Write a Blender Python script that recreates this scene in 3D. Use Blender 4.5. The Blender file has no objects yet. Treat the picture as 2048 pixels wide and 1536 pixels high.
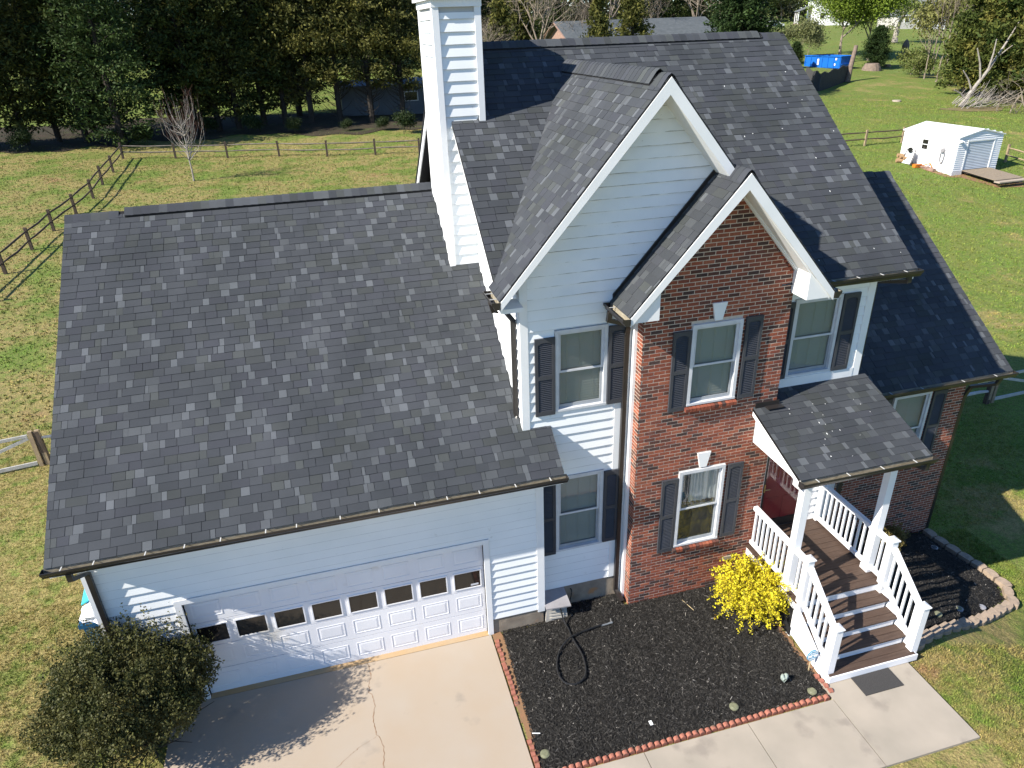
import bpy, math, random
import numpy as np
from mathutils import Vector, Matrix

random.seed(11); RNG = np.random.default_rng(11)
scene = bpy.context.scene
COL = scene.collection
R_ = math.radians

# ------------------------------------------------------------------ camera
CAM = np.array([-2.694, -9.885, 10.136])
YAW, PITCH, ROLL, FPX = 0.249, 0.468, -0.035, 1420.2
_cy, _sy, _cp, _sp = math.cos(YAW), math.sin(YAW), math.cos(PITCH), math.sin(PITCH)
_F = np.array([_sy*_cp, _cy*_cp, -_sp]); _Rr = np.array([_cy, -_sy, 0.0]); _U = np.cross(_Rr, _F)
_cr, _sr = math.cos(ROLL), math.sin(ROLL)
CR = _cr*_Rr + _sr*_U; CU = -_sr*_Rr + _cr*_U
cd = bpy.data.cameras.new('camera'); cam = bpy.data.objects.new('camera', cd); COL.objects.link(cam)
cd.sensor_fit = 'HORIZONTAL'; cd.sensor_width = 36.0; cd.lens = 36.0*FPX/2048.0
cd.clip_start = 0.1; cd.clip_end = 4000
cam.matrix_world = Matrix(((CR[0], CU[0], -_F[0], CAM[0]), (CR[1], CU[1], -_F[1], CAM[1]),
                           (CR[2], CU[2], -_F[2], CAM[2]), (0, 0, 0, 1)))
scene.camera = cam
# ------------------------------------------------------------------ light
SUN_D = Vector((1.0, 0.235, -0.79)).normalized()
EL = math.asin(-SUN_D.z); ROT = math.atan2(-SUN_D.x, -SUN_D.y)
w = bpy.data.worlds.new('World'); scene.world = w; w.use_nodes = True
nt = w.node_tree; nt.nodes.clear()
sky = nt.nodes.new('ShaderNodeTexSky'); sky.sky_type = 'NISHITA'; sky.sun_disc = False
sky.sun_elevation = EL; sky.sun_rotation = ROT % (2*math.pi); sky.altitude = 250; sky.air_density = 1.0; sky.dust_density = 0.0; sky.ozone_density = 8.0
bg = nt.nodes.new('ShaderNodeBackground'); bg.inputs['Strength'].default_value = 0.10
wo = nt.nodes.new('ShaderNodeOutputWorld')
nt.links.new(sky.outputs[0], bg.inputs[0]); nt.links.new(bg.outputs[0], wo.inputs[0])
sl = bpy.data.lights.new('sun', 'SUN'); sl.energy = 5.0; sl.angle = R_(0.53); sl.color = (1.0, 0.94, 0.84)
so = bpy.data.objects.new('sun', sl); COL.objects.link(so); so.location = (-30, -8, 40)
so.rotation_euler = SUN_D.to_track_quat('-Z', 'Y').to_euler()
vs = scene.view_settings
vs.view_transform = 'Standard'; vs.look = 'None'; vs.gamma = 1.0; vs.exposure = 0.98; vs.use_curve_mapping = False

# ------------------------------------------------------------------ materials
def mat(name, c1=(.5, .5, .5), c2=None, scale=4.0, rough=.7, bump=0.0, bscale=60.0, attr=False, spec=.3,
        c3=None, scale3=.6, thr3=.62, metal=0.0, stretch=None, trans=0.0, bdist=.01, amt2=1.0):
    m = bpy.data.materials.new(name); m.use_nodes = True
    t = m.node_tree; n = t.nodes; L = t.links
    b = n['Principled BSDF']; b.inputs['Roughness'].default_value = rough
    b.inputs['Specular IOR Level'].default_value = spec; b.inputs['Metallic'].default_value = metal
    geo = n.new('ShaderNodeNewGeometry'); pos = geo.outputs['Position']
    if stretch:
        mp = n.new('ShaderNodeMapping'); mp.inputs['Scale'].default_value = stretch
        L.new(pos, mp.inputs['Vector']); pos = mp.outputs['Vector']
    cur = None
    if attr:
        a = n.new('ShaderNodeAttribute'); a.attribute_name = 'Col'; cur = a.outputs['Color']
    else:
        r = n.new('ShaderNodeRGB'); r.outputs[0].default_value = (*c1, 1); cur = r.outputs[0]
    def noise(s, d=4.0):
        x = n.new('ShaderNodeTexNoise'); x.inputs['Scale'].default_value = s; x.inputs['Detail'].default_value = d
        L.new(pos, x.inputs['Vector']); return x.outputs['Fac']
    def mixc(fac, a, bb, mode='MIX'):
        x = n.new('ShaderNodeMix'); x.data_type = 'RGBA'; x.blend_type = mode
        if isinstance(fac, float): x.inputs[0].default_value = fac
        else: L.new(fac, x.inputs[0])
        L.new(a, x.inputs[6])
        if isinstance(bb, tuple): x.inputs[7].default_value = (*bb, 1)
        else: L.new(bb, x.inputs[7])
        return x.outputs[2]
    def ramp(f, lo, hi, v0=0.0, v1=1.0):
        x = n.new('ShaderNodeMapRange'); x.inputs[1].default_value = lo; x.inputs[2].default_value = hi
        x.inputs[3].default_value = v0; x.inputs[4].default_value = v1; L.new(f, x.inputs[0]); return x.outputs[0]
    if c2 is not None:
        if attr: cur = mixc(ramp(noise(scale), .3, .7, 0, amt2), cur, c2, 'MULTIPLY')
        else: cur = mixc(ramp(noise(scale), .3, .7, 0, amt2), cur, c2)
    if c3 is not None:
        cur = mixc(ramp(noise(scale3, 6.0), thr3, thr3+.1), cur, c3)
    L.new(cur, b.inputs['Base Color'])
    if bump:
        bm = n.new('ShaderNodeBump'); bm.inputs['Strength'].default_value = bump; bm.inputs['Distance'].default_value = bdist
        L.new(noise(bscale, 5.0), bm.inputs['Height']); L.new(bm.outputs[0], b.inputs['Normal'])
    if trans:
        o = n['Material Output']; tr = n.new('ShaderNodeBsdfTranslucent'); L.new(cur, tr.inputs[0])
        ms = n.new('ShaderNodeMixShader'); ms.inputs[0].default_value = trans
        L.new(b.outputs[0], ms.inputs[1]); L.new(tr.outputs[0], ms.inputs[2]); L.new(ms.outputs[0], o.inputs[0])
    return m

def glass_mat(name, tint, rough=.02, op=.35):
    m = bpy.data.materials.new(name); m.use_nodes = True
    t = m.node_tree; n = t.nodes; L = t.links; n.remove(n['Principled BSDF'])
    tr = n.new('ShaderNodeBsdfTransparent'); tr.inputs[0].default_value = (*tint, 1)
    df = n.new('ShaderNodeBsdfDiffuse'); df.inputs[0].default_value = (*[c*.25 for c in tint], 1)
    gl = n.new('ShaderNodeBsdfGlossy'); gl.inputs['Roughness'].default_value = rough
    lw = n.new('ShaderNodeLayerWeight'); lw.inputs[0].default_value = .5
    pw = n.new('ShaderNodeMath'); pw.operation = 'POWER'; pw.inputs[1].default_value = 5.0; L.new(lw.outputs['Facing'], pw.inputs[0])
    fr = n.new('ShaderNodeMapRange'); fr.inputs[3].default_value = .045; fr.inputs[4].default_value = 1.0; L.new(pw.outputs[0], fr.inputs[0])
    m1 = n.new('ShaderNodeMixShader'); m1.inputs[0].default_value = op
    m2 = n.new('ShaderNodeMixShader')
    L.new(tr.outputs[0], m1.inputs[1]); L.new(df.outputs[0], m1.inputs[2])
    L.new(fr.outputs[0], m2.inputs[0]); L.new(m1.outputs[0], m2.inputs[1]); L.new(gl.outputs[0], m2.inputs[2])
    L.new(m2.outputs[0], n['Material Output'].inputs[0])
    return m

M = {}
M['siding'] = mat('white_siding', (.82, .83, .83), (.75, .77, .77), 1.3, .55, .08, 40, c3=(.55, .56, .54), scale3=5.0, thr3=.70)
M['siding_old'] = mat('peeling_siding', (.82, .83, .83), (.74, .76, .77), 2.0, .6, .1, 30)
def peel_lap_shade(m, z0, e, off=.37, k=.20, dark=(.30, .30, .30)):                                # flaked paint edges on the old siding, painted lap shade on the rest
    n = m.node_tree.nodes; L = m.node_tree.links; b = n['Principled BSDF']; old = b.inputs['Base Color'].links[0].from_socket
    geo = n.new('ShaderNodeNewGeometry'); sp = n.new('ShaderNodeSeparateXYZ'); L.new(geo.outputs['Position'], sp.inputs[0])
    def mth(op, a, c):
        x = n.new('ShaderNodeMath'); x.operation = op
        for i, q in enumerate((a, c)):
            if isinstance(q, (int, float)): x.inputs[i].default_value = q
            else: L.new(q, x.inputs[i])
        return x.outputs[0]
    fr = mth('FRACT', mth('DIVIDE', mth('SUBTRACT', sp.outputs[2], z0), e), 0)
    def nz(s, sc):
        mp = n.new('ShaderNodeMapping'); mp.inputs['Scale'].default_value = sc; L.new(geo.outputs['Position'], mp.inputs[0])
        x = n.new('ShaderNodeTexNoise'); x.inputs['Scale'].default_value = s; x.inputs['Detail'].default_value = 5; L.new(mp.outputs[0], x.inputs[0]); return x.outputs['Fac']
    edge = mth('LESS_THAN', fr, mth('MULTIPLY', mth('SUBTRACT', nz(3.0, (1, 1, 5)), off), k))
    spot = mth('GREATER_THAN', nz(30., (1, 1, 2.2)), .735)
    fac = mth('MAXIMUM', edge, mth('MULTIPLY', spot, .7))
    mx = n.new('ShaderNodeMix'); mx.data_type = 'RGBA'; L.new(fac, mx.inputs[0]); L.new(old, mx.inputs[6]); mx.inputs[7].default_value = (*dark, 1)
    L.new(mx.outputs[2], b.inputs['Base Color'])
peel_lap_shade(M['siding_old'], .50+33*.178, .178)
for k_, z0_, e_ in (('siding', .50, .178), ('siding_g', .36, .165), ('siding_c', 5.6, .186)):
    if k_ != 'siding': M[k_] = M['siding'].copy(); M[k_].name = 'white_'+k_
for k_, z0_, e_ in (('siding_g', .36, .165), ('siding_c', 5.6, .186), ('siding', .50, .178)): peel_lap_shade(M[k_], z0_, e_, .24, .09, (.48, .49, .51))  # grey lines painted along the laps stand in for the shade there
M['trim'] = mat('white_trim', (.80, .80, .80), (.73, .74, .74), 2.0, .5, .05, 60)
M['sheath'] = mat('house_sheathing', (.45, .45, .44), (.4, .4, .4), 3, .8)
M['vinyl'] = mat('white_vinyl', (.82, .82, .83), (.77, .77, .79), 3.0, .4)
M['mortar'] = mat('mortar', (.62, .51, .41), (.52, .42, .33), 14, .9, .3, 120)
M['brick'] = mat('brick', attr=True, c2=(.72, .70, .70), scale=22, rough=.88, bump=.4, bscale=160)
M['shingle'] = mat('asphalt_shingle', attr=True, c2=(.74, .76, .74), scale=.9, rough=.93, bump=.5, bscale=330, spec=.18, bdist=.004)
M['roofdeck'] = mat('roof_underlay', (.012, .012, .014), None, rough=.95)
M['ridgevent'] = mat('ridge_vent', (.008, .008, .009), (.014, .014, .015), 20, .8)
M['gutter'] = mat('dark_gutter', (.018, .016, .016), (.028, .024, .022), 3, .35, spec=.5)
M['gutter_in'] = mat('gutter_lining', (.38, .345, .265), (.22, .19, .135), 6, .6, .1, 40, stretch=(2, 2, 8))
M['hanger'] = mat('aluminium_hanger', (.50, .50, .48), rough=.5)
M['shutter'] = mat('slate_shutter', (.055, .058, .068), (.045, .048, .056), 5, .5)
M['frame'] = mat('window_frame', (.60, .61, .63), (.50, .51, .53), 6, .45)
M['sash'] = mat('window_sash', (.33, .35, .37), (.27, .29, .31), 6, .45)
M['blind'] = mat('window_blind', (.58, .60, .56), (.50, .52, .49), 1.5, .7)
M['dark'] = mat('dark_interior', (.012, .012, .012), None, rough=.9)
M['glass'] = glass_mat('window_glass', (.86, .88, .87), .015, .10)
M['storm'] = glass_mat('storm_glass', (.95, .95, .95), .01, .02)
M['gglass'] = mat('garage_window_glass', (.020, .019, .016), (.012, .012, .012), 1.0, .06, spec=.6)
M['gdoor'] = mat('garage_door_paint', (.80, .80, .82), (.74, .74, .77), 1.5, .45, c3=(.60, .57, .52), scale3=1.2, thr3=.66)
M['sticker'] = mat('sticker_white', (.7, .7, .7), (.4, .42, .5), 90, .5)
M['red_door'] = mat('red_door_paint', (.30, .022, .028), (.25, .019, .024), 4, .35)
M['brass'] = mat('brass', (.6, .45, .2), rough=.3, metal=1.0)
M['deck'] = mat('deck_board', (.085, .055, .040), (.060, .038, .028), 3, .65, .3, 60, stretch=(1.0, 12, 12))
M['concrete'] = mat('concrete', (.365, .31, .250), (.36, .285, .21), .9, .85, .25, 150, c3=(.28, .24, .195), scale3=1.6, thr3=.63)
M['apron'] = mat('clay_stained_concrete', (.42, .27, .13), (.38, .29, .19), 1.5, .85, .25, 150)
M['walk'] = mat('walk_concrete', (.37, .32, .26), (.30, .265, .215), 1.4, .85, .25, 150, c3=(.265, .23, .19), scale3=1.8, thr3=.58)
M['foundation'] = mat('foundation_render', (.34, .28, .21), (.20, .16, .12), 3.5, .9, .5, 40, c3=(.40, .20, .09), scale3=2.5, thr3=.60)
M['mulch'] = mat('mulch_ground', (.010, .009, .0085), (.022, .019, .016), 30, .95, 1.0, 70, bdist=.03)
M['chip'] = mat('mulch_chip', attr=True, rough=.9)
M['litter'] = mat('leaf_litter', (.050, .034, .022), (.030, .030, .014), 1.2, .95, .8, 12, c3=(.055, .065, .02), scale3=.5, thr3=.60, bdist=.08)
M['litter2'] = mat('thin_clay', (.20, .14, .075), (.14, .13, .05), 2.0, .95, .6, 20)
M['soil'] = mat('clay_soil', (.25, .135, .070), (.20, .125, .070), 9, .95, .6, 60)
M['terracotta'] = mat('terracotta_edging', (.36, .14, .095), (.26, .10, .07), 25, .85, .4, 120, c3=(.16, .10, .07), scale3=9, thr3=.60)
M['stone'] = mat('tan_block', (.38, .29, .21), (.27, .21, .16), 12, .9, .8, 60, c3=(.18, .15, .12), scale3=5, thr3=.62)
M['rubber'] = mat('black_rubber', (.012, .012, .013), (.018, .018, .018), 60, .35, spec=.5)
M['mat'] = mat('doormat', (.035, .033, .032), (.065, .062, .06), 120, .95, .5, 200)
M['putty'] = mat('putty_plastic', (.42, .40, .36), (.35, .33, .30), 5, .5)
M['greylid'] = mat('grey_lid', (.30, .29, .30), (.24, .23, .24), 6, .45)
M['steel'] = mat('steel', (.55, .55, .53), rough=.3, metal=.8)
M['bin'] = mat('blue_bin', (.012, .075, .16), (.010, .06, .13), 5, .45)
M['binlid'] = mat('teal_lid', (.05, .46, .50), (.04, .40, .44), 5, .45)
M['bag'] = mat('white_bag', (.72, .72, .72), (.6, .6, .62), 9, .35, .6, 25, bdist=.03)
M['post'] = mat('weathered_post', (.105, .075, .055), (.065, .048, .036), 6, .9, .6, 40, stretch=(4, 4, 1))
M['rail'] = mat('weathered_rail', (.19, .165, .14), (.10, .08, .065), 4, .9, .5, 40)
M['palepost'] = mat('pale_post', (.33, .25, .15), (.23, .17, .11), 5, .9, .4, 40)
M['gatewood'] = mat('gate_wood', (.50, .48, .45), (.38, .36, .33), 6, .85, .3, 60)
M['bark'] = mat('tree_bark', (.055, .045, .036), (.03, .025, .02), 5, .95, .8, 20, stretch=(3, 3, .6), bdist=.05)
M['palebark'] = mat('pale_bark', (.36, .33, .29), (.22, .19, .16), 5, .9, .5, 20)
M['twig'] = mat('reddish_twig', (.13, .062, .045), (.09, .045, .035), 5, .9)
M['greytwig'] = mat('grey_twig', (.26, .215, .165), (.18, .145, .11), 3, .95)
M['leaf'] = mat('leaf', attr=True, rough=.6, spec=.25, trans=.25)
M['needle'] = mat('needle', attr=True, rough=.7, spec=.15, trans=.18)
M['petal'] = mat('yellow_blossom', attr=True, rough=.7, spec=.1, trans=.3)
M['shedwhite'] = mat('shed_siding', (.78, .78, .78), (.72, .72, .73), 2, .5)
M['shedroof'] = mat('shed_roof', (.80, .80, .79), (.76, .76, .75), 1, .4)
M['rolldoor'] = mat('roll_door', (.52, .56, .60), (.46, .50, .54), 2, .4, spec=.5)
M['ramp'] = mat('ramp_wood', (.30, .24, .17), (.21, .165, .12), 5, .9, .4, 40, stretch=(1, 8, 8))
M['log'] = mat('log_end', (.40, .26, .14), (.25, .15, .08), 12, .9)
M['orange'] = mat('orange_paint', (.55, .17, .02), None, rough=.5)
M['blue'] = mat('blue_steel', (.010, .13, .50), (.012, .11, .42), 2, .4, c3=(.02, .06, .18), scale3=1.5, thr3=.66)
M['fencedark'] = mat('privacy_board', (.075, .073, .074), (.05, .05, .052), 2.5, .9, .4, 30, stretch=(6, 6, .6))
M['ranchbrick'] = mat('ranch_brick', (.34, .22, .17), (.24, .15, .12), 5, .9)
M['ranchroof'] = mat('ranch_roof', (.070, .080, .085), (.10, .11, .115), 2.5, .93, .5, 8)
M['gableroof'] = mat('far_roof', (.16, .165, .17), (.12, .125, .13), 1, .9)
M['metalwall'] = mat('grey_metal_wall', (.12, .138, .16), (.095, .11, .13), 1, .6)
M['metalroof'] = mat('grey_metal_roof', (.13, .15, .175), (.10, .12, .14), 1, .6)
M['stump'] = mat('stump_wood', (.22, .165, .13), (.13, .10, .08), 4, .95, .6, 10)
M['verdigris'] = mat('verdigris', (.36, .42, .38), (.22, .26, .23), 18, .75, .3, 50)
M['disc'] = mat('solar_disc', (.20, .20, .12), (.15, .155, .10), 30, .4)
M['discgrey'] = mat('solar_ring', (.26, .26, .28), rough=.35)
M['signblue'] = mat('sign_blue', (.02, .25, .42), rough=.4)
M['signwhite'] = mat('sign_white', (.8, .8, .8), rough=.4)
M['carpaint'] = mat('car_paint', (.75, .75, .76), rough=.25, spec=.6)
M['dropping'] = mat('bird_dropping', (.75, .75, .72), rough=.8)
M['straw'] = mat('straw', (.48, .38, .22), rough=.9)

def lawn_mat(name, blade=False):
    m = bpy.data.materials.new(name); m.use_nodes = True
    t = m.node_tree; n = t.nodes; L = t.links; b = n['Principled BSDF']
    b.inputs['Roughness'].default_value = .85; b.inputs['Specular IOR Level'].default_value = .12
    geo = n.new('ShaderNodeNewGeometry'); P = geo.outputs['Position']
    def noise(s, d=5.0, off=0.0, st=None):
        mp = n.new('ShaderNodeMapping'); mp.inputs['Location'].default_value = (off, off*.7, 0)
        mp.inputs['Scale'].default_value = st or (1, 1, .15)
        L.new(P, mp.inputs['Vector'])
        x = n.new('ShaderNodeTexNoise'); x.inputs['Scale'].default_value = s; x.inputs['Detail'].default_value = d
        x.inputs['Roughness'].default_value = .6
        L.new(mp.outputs[0], x.inputs['Vector']); return x.outputs['Fac']
    def rng(f, lo, hi, v0=0., v1=1.):
        x = n.new('ShaderNodeMapRange'); x.interpolation_type = 'SMOOTHSTEP'
        for i, v in enumerate((lo, hi, v0, v1)): x.inputs[i+1].default_value = v
        L.new(f, x.inputs[0]); return x.outputs[0]
    def math_(op, a, c):
        x = n.new('ShaderNodeMath'); x.operation = op
        for i, q in enumerate((a, c)):
            if isinstance(q, float): x.inputs[i].default_value = q
            else: L.new(q, x.inputs[i])
        return x.outputs[0]
    def mix(f, a, c, mode='MIX'):
        x = n.new('ShaderNodeMix'); x.data_type = 'RGBA'; x.blend_type = mode
        if isinstance(f, float): x.inputs[0].default_value = f
        else: L.new(f, x.inputs[0])
        for i, q in ((6, a), (7, c)):
            if isinstance(q, tuple): x.inputs[i].default_value = (*q, 1)
            else: L.new(q, x.inputs[i])
        return x.outputs[2]
    sep = n.new('ShaderNodeSeparateXYZ'); L.new(P, sep.inputs[0]); X = sep.outputs[0]; Y = sep.outputs[1]
    east = math_('MAXIMUM', math_('MULTIPLY', rng(X, 5., 13.), rng(Y, 60., 42., .55, 1.)), rng(Y, 62., 72.))  # the side yard is the lusher turf
    g = mix(rng(noise(.55), .38, .62), (.138, .245, .034), (.190, .225, .046))
    g = mix(rng(noise(6.0, 6), .40, .66), g, (.10, .155, .028))
    g = mix(math_('MULTIPLY', rng(noise(14.0, 6, 57.), .45, .62), .6), g, (.21, .19, .07))
    # dormant straw-coloured grass
    f = math_('SUBTRACT', noise(.33, 9., 13.), math_('ADD', math_('MULTIPLY', east, .17), rng(Y, 10., 30., 0., .05)))
    tan = mix(rng(noise(9., 5, 3.), .35, .65), (.40, .295, .130), (.29, .215, .092))
    g = mix(math_('MULTIPLY', rng(f, .35, .50), math_('MULTIPLY', rng(noise(3.2, 8, 31.), .30, .55), rng(noise(30., 5, 21.), .25, .6, .35, 1.))), g, tan)
    # bright lush tufts
    g = mix(math_('MULTIPLY', rng(noise(1.1, 7., 47.), .55, .65), .6), g, (.085, .18, .020))
    # clay showing
    f2 = math_('SUBTRACT', noise(.27, 6., 71.), math_('MULTIPLY', east, .10))
    g = mix(math_('MULTIPLY', rng(f2, .615, .69), rng(noise(3., 5, 9.), .35, .6)), g, (.33, .19, .105))
    # mowing streaks / fine grain
    g = mix(rng(noise(38., 7., 5.), .32, .68), mix(.52, g, (.03, .042, .008)), mix(.12, g, (.45, .42, .16)))
    if blade:
        a = n.new('ShaderNodeAttribute'); a.attribute_name = 'Col'
        g = mix(1.0, g, a.outputs['Color'], 'MULTIPLY')
    L.new(g, b.inputs['Base Color'])
    bm = n.new('ShaderNodeBump'); bm.inputs['Strength'].default_value = .9; bm.inputs['Distance'].default_value = .05
    L.new(math_('ADD', noise(18., 7., 0., (1, 1, 1)), math_('MULTIPLY', noise(2.2, 6., 8., (1, 1, 1)), 2.2)), bm.inputs['Height']); L.new(bm.outputs[0], b.inputs['Normal'])
    return m
M['lawn'] = lawn_mat('lawn'); M['blade'] = lawn_mat('grass_blade', True)

# ------------------------------------------------------------------ helpers
def tag(o, label=None, cat=None, group=None, kind=None):
    if label: o['label'] = label
    if cat: o['category'] = cat
    if group: o['group'] = group
    if kind: o['kind'] = kind
    return o
def thing(name, label, cat, loc=(0, 0, 0), group=None, rz=0.0):
    o = bpy.data.objects.new(name, None); COL.objects.link(o); o.location = loc; o.rotation_euler = (0, 0, rz)
    o.empty_display_size = .2
    return tag(o, label, cat, group)
def copy_tree(o, parent=None):
    c = o.copy(); COL.objects.link(c); c.parent = parent
    for ch in list(o.children): copy_tree(ch, c)
    return c
class MB:
    def __init__(s): s.v = []; s.f = []; s.c = []
    def add(s, vs, fs, c=None):
        k = len(s.v); s.v += [tuple(map(float, q)) for q in vs]
        s.f += [tuple(i+k for i in q) for q in fs]; s.c += [c]*len(fs); return s
    def hexa(s, p, c=None):   # p: 4 bottom (ccw) + 4 top
        return s.add(p, [(3, 2, 1, 0), (4, 5, 6, 7), (0, 1, 5, 4), (1, 2, 6, 5), (2, 3, 7, 6), (3, 0, 4, 7)], c)
    def box(s, x0, x1, y0, y1, z0, z1, c=None):
        return s.hexa([(x0, y0, z0), (x1, y0, z0), (x1, y1, z0), (x0, y1, z0), (x0, y0, z1), (x1, y0, z1), (x1, y1, z1), (x0, y1, z1)], c)
    def prism(s, poly, ext, c=None):
        n = len(poly); a = [Vector(p) for p in poly]; e = Vector(ext); b = [p+e for p in a]
        fs = [tuple(range(n))[::-1], tuple(range(n, 2*n))] + [(i, (i+1) % n, n+(i+1) % n, n+i) for i in range(n)]
        return s.add(a+b, fs, c)
    def tube(s, path, r, n=6, c=None, cap=True):
        path = [Vector(p) for p in path]; m = len(path)
        rs = r if isinstance(r, (list, tuple)) else [r]*m
        rings = []
        for i, p in enumerate(path):
            d = (path[min(i+1, m-1)]-path[max(i-1, 0)]).normalized()
            a = d.cross(Vector((0, 0, 1)));
            if a.length < .05: a = d.cross(Vector((1, 0, 0)))
            a.normalize(); b = d.cross(a)
            rings.append([p+(a*math.cos(2*math.pi*k/n)+b*math.sin(2*math.pi*k/n))*rs[i] for k in range(n)])
        vs = [q for rg in rings for q in rg]; fs = []
        for i in range(m-1):
            for k in range(n):
                fs.append((i*n+k, (i+1)*n+k, (i+1)*n+(k+1) % n, i*n+(k+1) % n))
        if cap: fs += [tuple(range(n)), tuple(range((m-1)*n, m*n))[::-1]]
        return s.add(vs, fs, c)
    def beam(s, a, b, wx, wz, up=(0, 0, 1), c=None):   # rectangular bar from a to b
        a = Vector(a); b = Vector(b); d = (b-a).normalized(); sd = d.cross(Vector(up)).normalized(); u = sd.cross(d)
        P = [(-1, -1), (1, -1), (1, 1), (-1, 1)]
        return s.hexa([a+sd*i*wx/2+u*j*wz/2 for i, j in P]+[b+sd*i*wx/2+u*j*wz/2 for i, j in P], c)
    def lathe(s, prof, cx=0, cy=0, n=16, c=None):
        vs = []; fs = []
        for r, z in prof: vs += [(cx+r*math.cos(2*math.pi*k/n), cy+r*math.sin(2*math.pi*k/n), z) for k in range(n)]
        for i in range(len(prof)-1):
            for k in range(n): fs.append((i*n+k, i*n+(k+1) % n, (i+1)*n+(k+1) % n, (i+1)*n+k))
        fs += [tuple(range(n))[::-1], tuple(range((len(prof)-1)*n, len(prof)*n))]
        return s.add(vs, fs, c)
    def mesh(s, name, m):
        me = bpy.data.meshes.new(name); me.from_pydata(s.v, [], s.f); me.materials.append(m)
        if any(c is not None for c in s.c):
            at = me.color_attributes.new('Col', 'FLOAT_COLOR', 'CORNER'); dat = []
            for c, f in zip(s.c, s.f): dat += [*(c or (.5, .5, .5)), 1.0]*len(f)
            at.data.foreach_set('color', dat)
        me.update(); return me
    def build(s, name, m, parent=None, org=None, **kw):
        me = s.mesh(name, M[m] if isinstance(m, str) else m)
        o = bpy.data.objects.new(name, me); COL.objects.link(o)
        if parent is not None:
            o.parent = parent
            org = Vector(ROOT(parent).location) if org is None else Vector(org)
            if org.length > 0: me.transform(Matrix.Translation(-org))
        tag(o, **kw); return o
def ROOT(o):
    while o.parent is not None: o = o.parent
    return o
def np_mesh(name, V, F, m, col=None, smooth=False):
    me = bpy.data.meshes.new(name); V = np.asarray(V, np.float32); F = np.asarray(F, np.int32); k = F.shape[1]
    me.vertices.add(len(V)); me.vertices.foreach_set('co', V.ravel())
    me.loops.add(F.size); me.loops.foreach_set('vertex_index', F.ravel())
    me.polygons.add(len(F)); me.polygons.foreach_set('loop_start', np.arange(len(F), dtype=np.int32)*k)
    me.update(calc_edges=True); me.materials.append(m)
    if smooth: me.polygons.foreach_set('use_smooth', np.ones(len(F), bool))
    if col is not None:
        at = me.color_attributes.new('Col', 'FLOAT_COLOR', 'CORNER')
        c = np.ones((len(F), k, 4), np.float32); c[:, :, :3] = np.asarray(col)[:, None, :]
        at.data.foreach_set('color', c.ravel())
    me.validate(); return me
def link(name, me, parent=None, loc=(0, 0, 0), **kw):
    o = bpy.data.objects.new(name, me); COL.objects.link(o); o.location = loc
    if parent is not None: o.parent = parent
    tag(o, **kw); return o
def sstep(a, b, x): t = min(1, max(0, (x-a)/(b-a))); return t*t*(3-2*t)

# ------------------------------------------------------------------ terrain
def terr(x, y):
    s = (y-14.0)/3.0
    z = .057*3.0*(s if s > 20 else math.log1p(math.exp(s)))-.012
    if y > 150: z -= .057*(y-150) - .012*(y-150)
    k = sstep(28, 60, math.hypot(x, y))
    z += k*(.35*math.sin(x*.071+1.3)*math.cos(y*.058)+.16*math.sin(x*.19+y*.13))
    z -= .95*sstep(6.3, 10.4, x)*sstep(34, 10, y)
    return z
def ray(u, v): d = _F+CR*(u-1024)/FPX-CU*(v-768)/FPX; return d/np.linalg.norm(d)
def gnd(u, v):           # photo pixel -> where that line of sight meets the ground
    d = ray(u, v); t = 5.0
    while t < 900:
        p = CAM+d*t
        if p[2] <= terr(p[0], p[1]):
            lo, hi = t-max(.3, t*.01), t
            for _ in range(30):
                mid = (lo+hi)/2; p = CAM+d*mid
                if p[2] <= terr(p[0], p[1]): hi = mid
                else: lo = mid
            p = CAM+d*hi; return Vector((p[0], p[1], terr(p[0], p[1])))
        t += max(.3, t*.01)
    p = CAM+d*300; return Vector((p[0], p[1], terr(p[0], p[1])))

xs = np.unique(np.concatenate([np.linspace(-600, -60, 28), np.linspace(-60, 90, 151), np.linspace(4, 14, 41), np.linspace(90, 700, 40)]))
ys = np.unique(np.concatenate([np.linspace(-120, -8, 12), np.linspace(-8, 160, 169), np.linspace(-6, 14, 41), np.linspace(160, 1200, 50)]))
V = [(x, y, terr(x, y)) for y in ys for x in xs]; nx = len(xs)
Fq = [(j*nx+i, j*nx+i+1, (j+1)*nx+i+1, (j+1)*nx+i) for j in range(len(ys)-1) for i in range(nx-1)]
link('lawn', np_mesh('lawn', V, Fq, M['lawn'], smooth=True), kind='structure')

# driveway, walkway, beds
dv = MB(); dv.box(-6.35, -.84, -9, -.345, -.12, .014); drive = dv.build('driveway', 'concrete', kind='structure')
# hairline crack is a real groove of dark shards lying in the slab
cr = MB(); pts = [(-3.12, -.35), (-3.08, -.6), (-3.15, -.95), (-3.06, -1.25), (-3.13, -1.6), (-3.10, -1.85), (-3.0, -2.1), (-3.07, -2.5), (-3.02, -3.2)]
def crackline(mb, pts, w0, z):
    P = []
    for a, b in zip(pts[:-1], pts[1:]):
        for k in range(7):
            t = k/7; P.append((a[0]+(b[0]-a[0])*t+random.uniform(-.018, .018), a[1]+(b[1]-a[1])*t))
    for (x0, y0), (x1, y1) in zip(P[:-1], P[1:]):
        wd = w0*random.uniform(.4, 1.2); mb.add([(x0-wd, y0, z), (x1-wd, y1, z), (x1+wd, y1, z), (x0+wd, y0, z)], [(0, 1, 2, 3)])
crackline(cr, pts, .006, .016)
crackline(cr, [(-3.10, -1.88), (-3.35, -1.98), (-3.55, -2.1), (-3.8, -2.3), (-4.1, -2.5)], .005, .016)
crackline(cr, [(-6.3, -.352), (-.86, -.352)], .004, .017)
cr.build('crack', M['soil'], drive)
walk = MB().box(-.83, 5.97, -4.60, -2.98, -.14, -.02).build('walkway', 'concrete', kind='structure')
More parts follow.
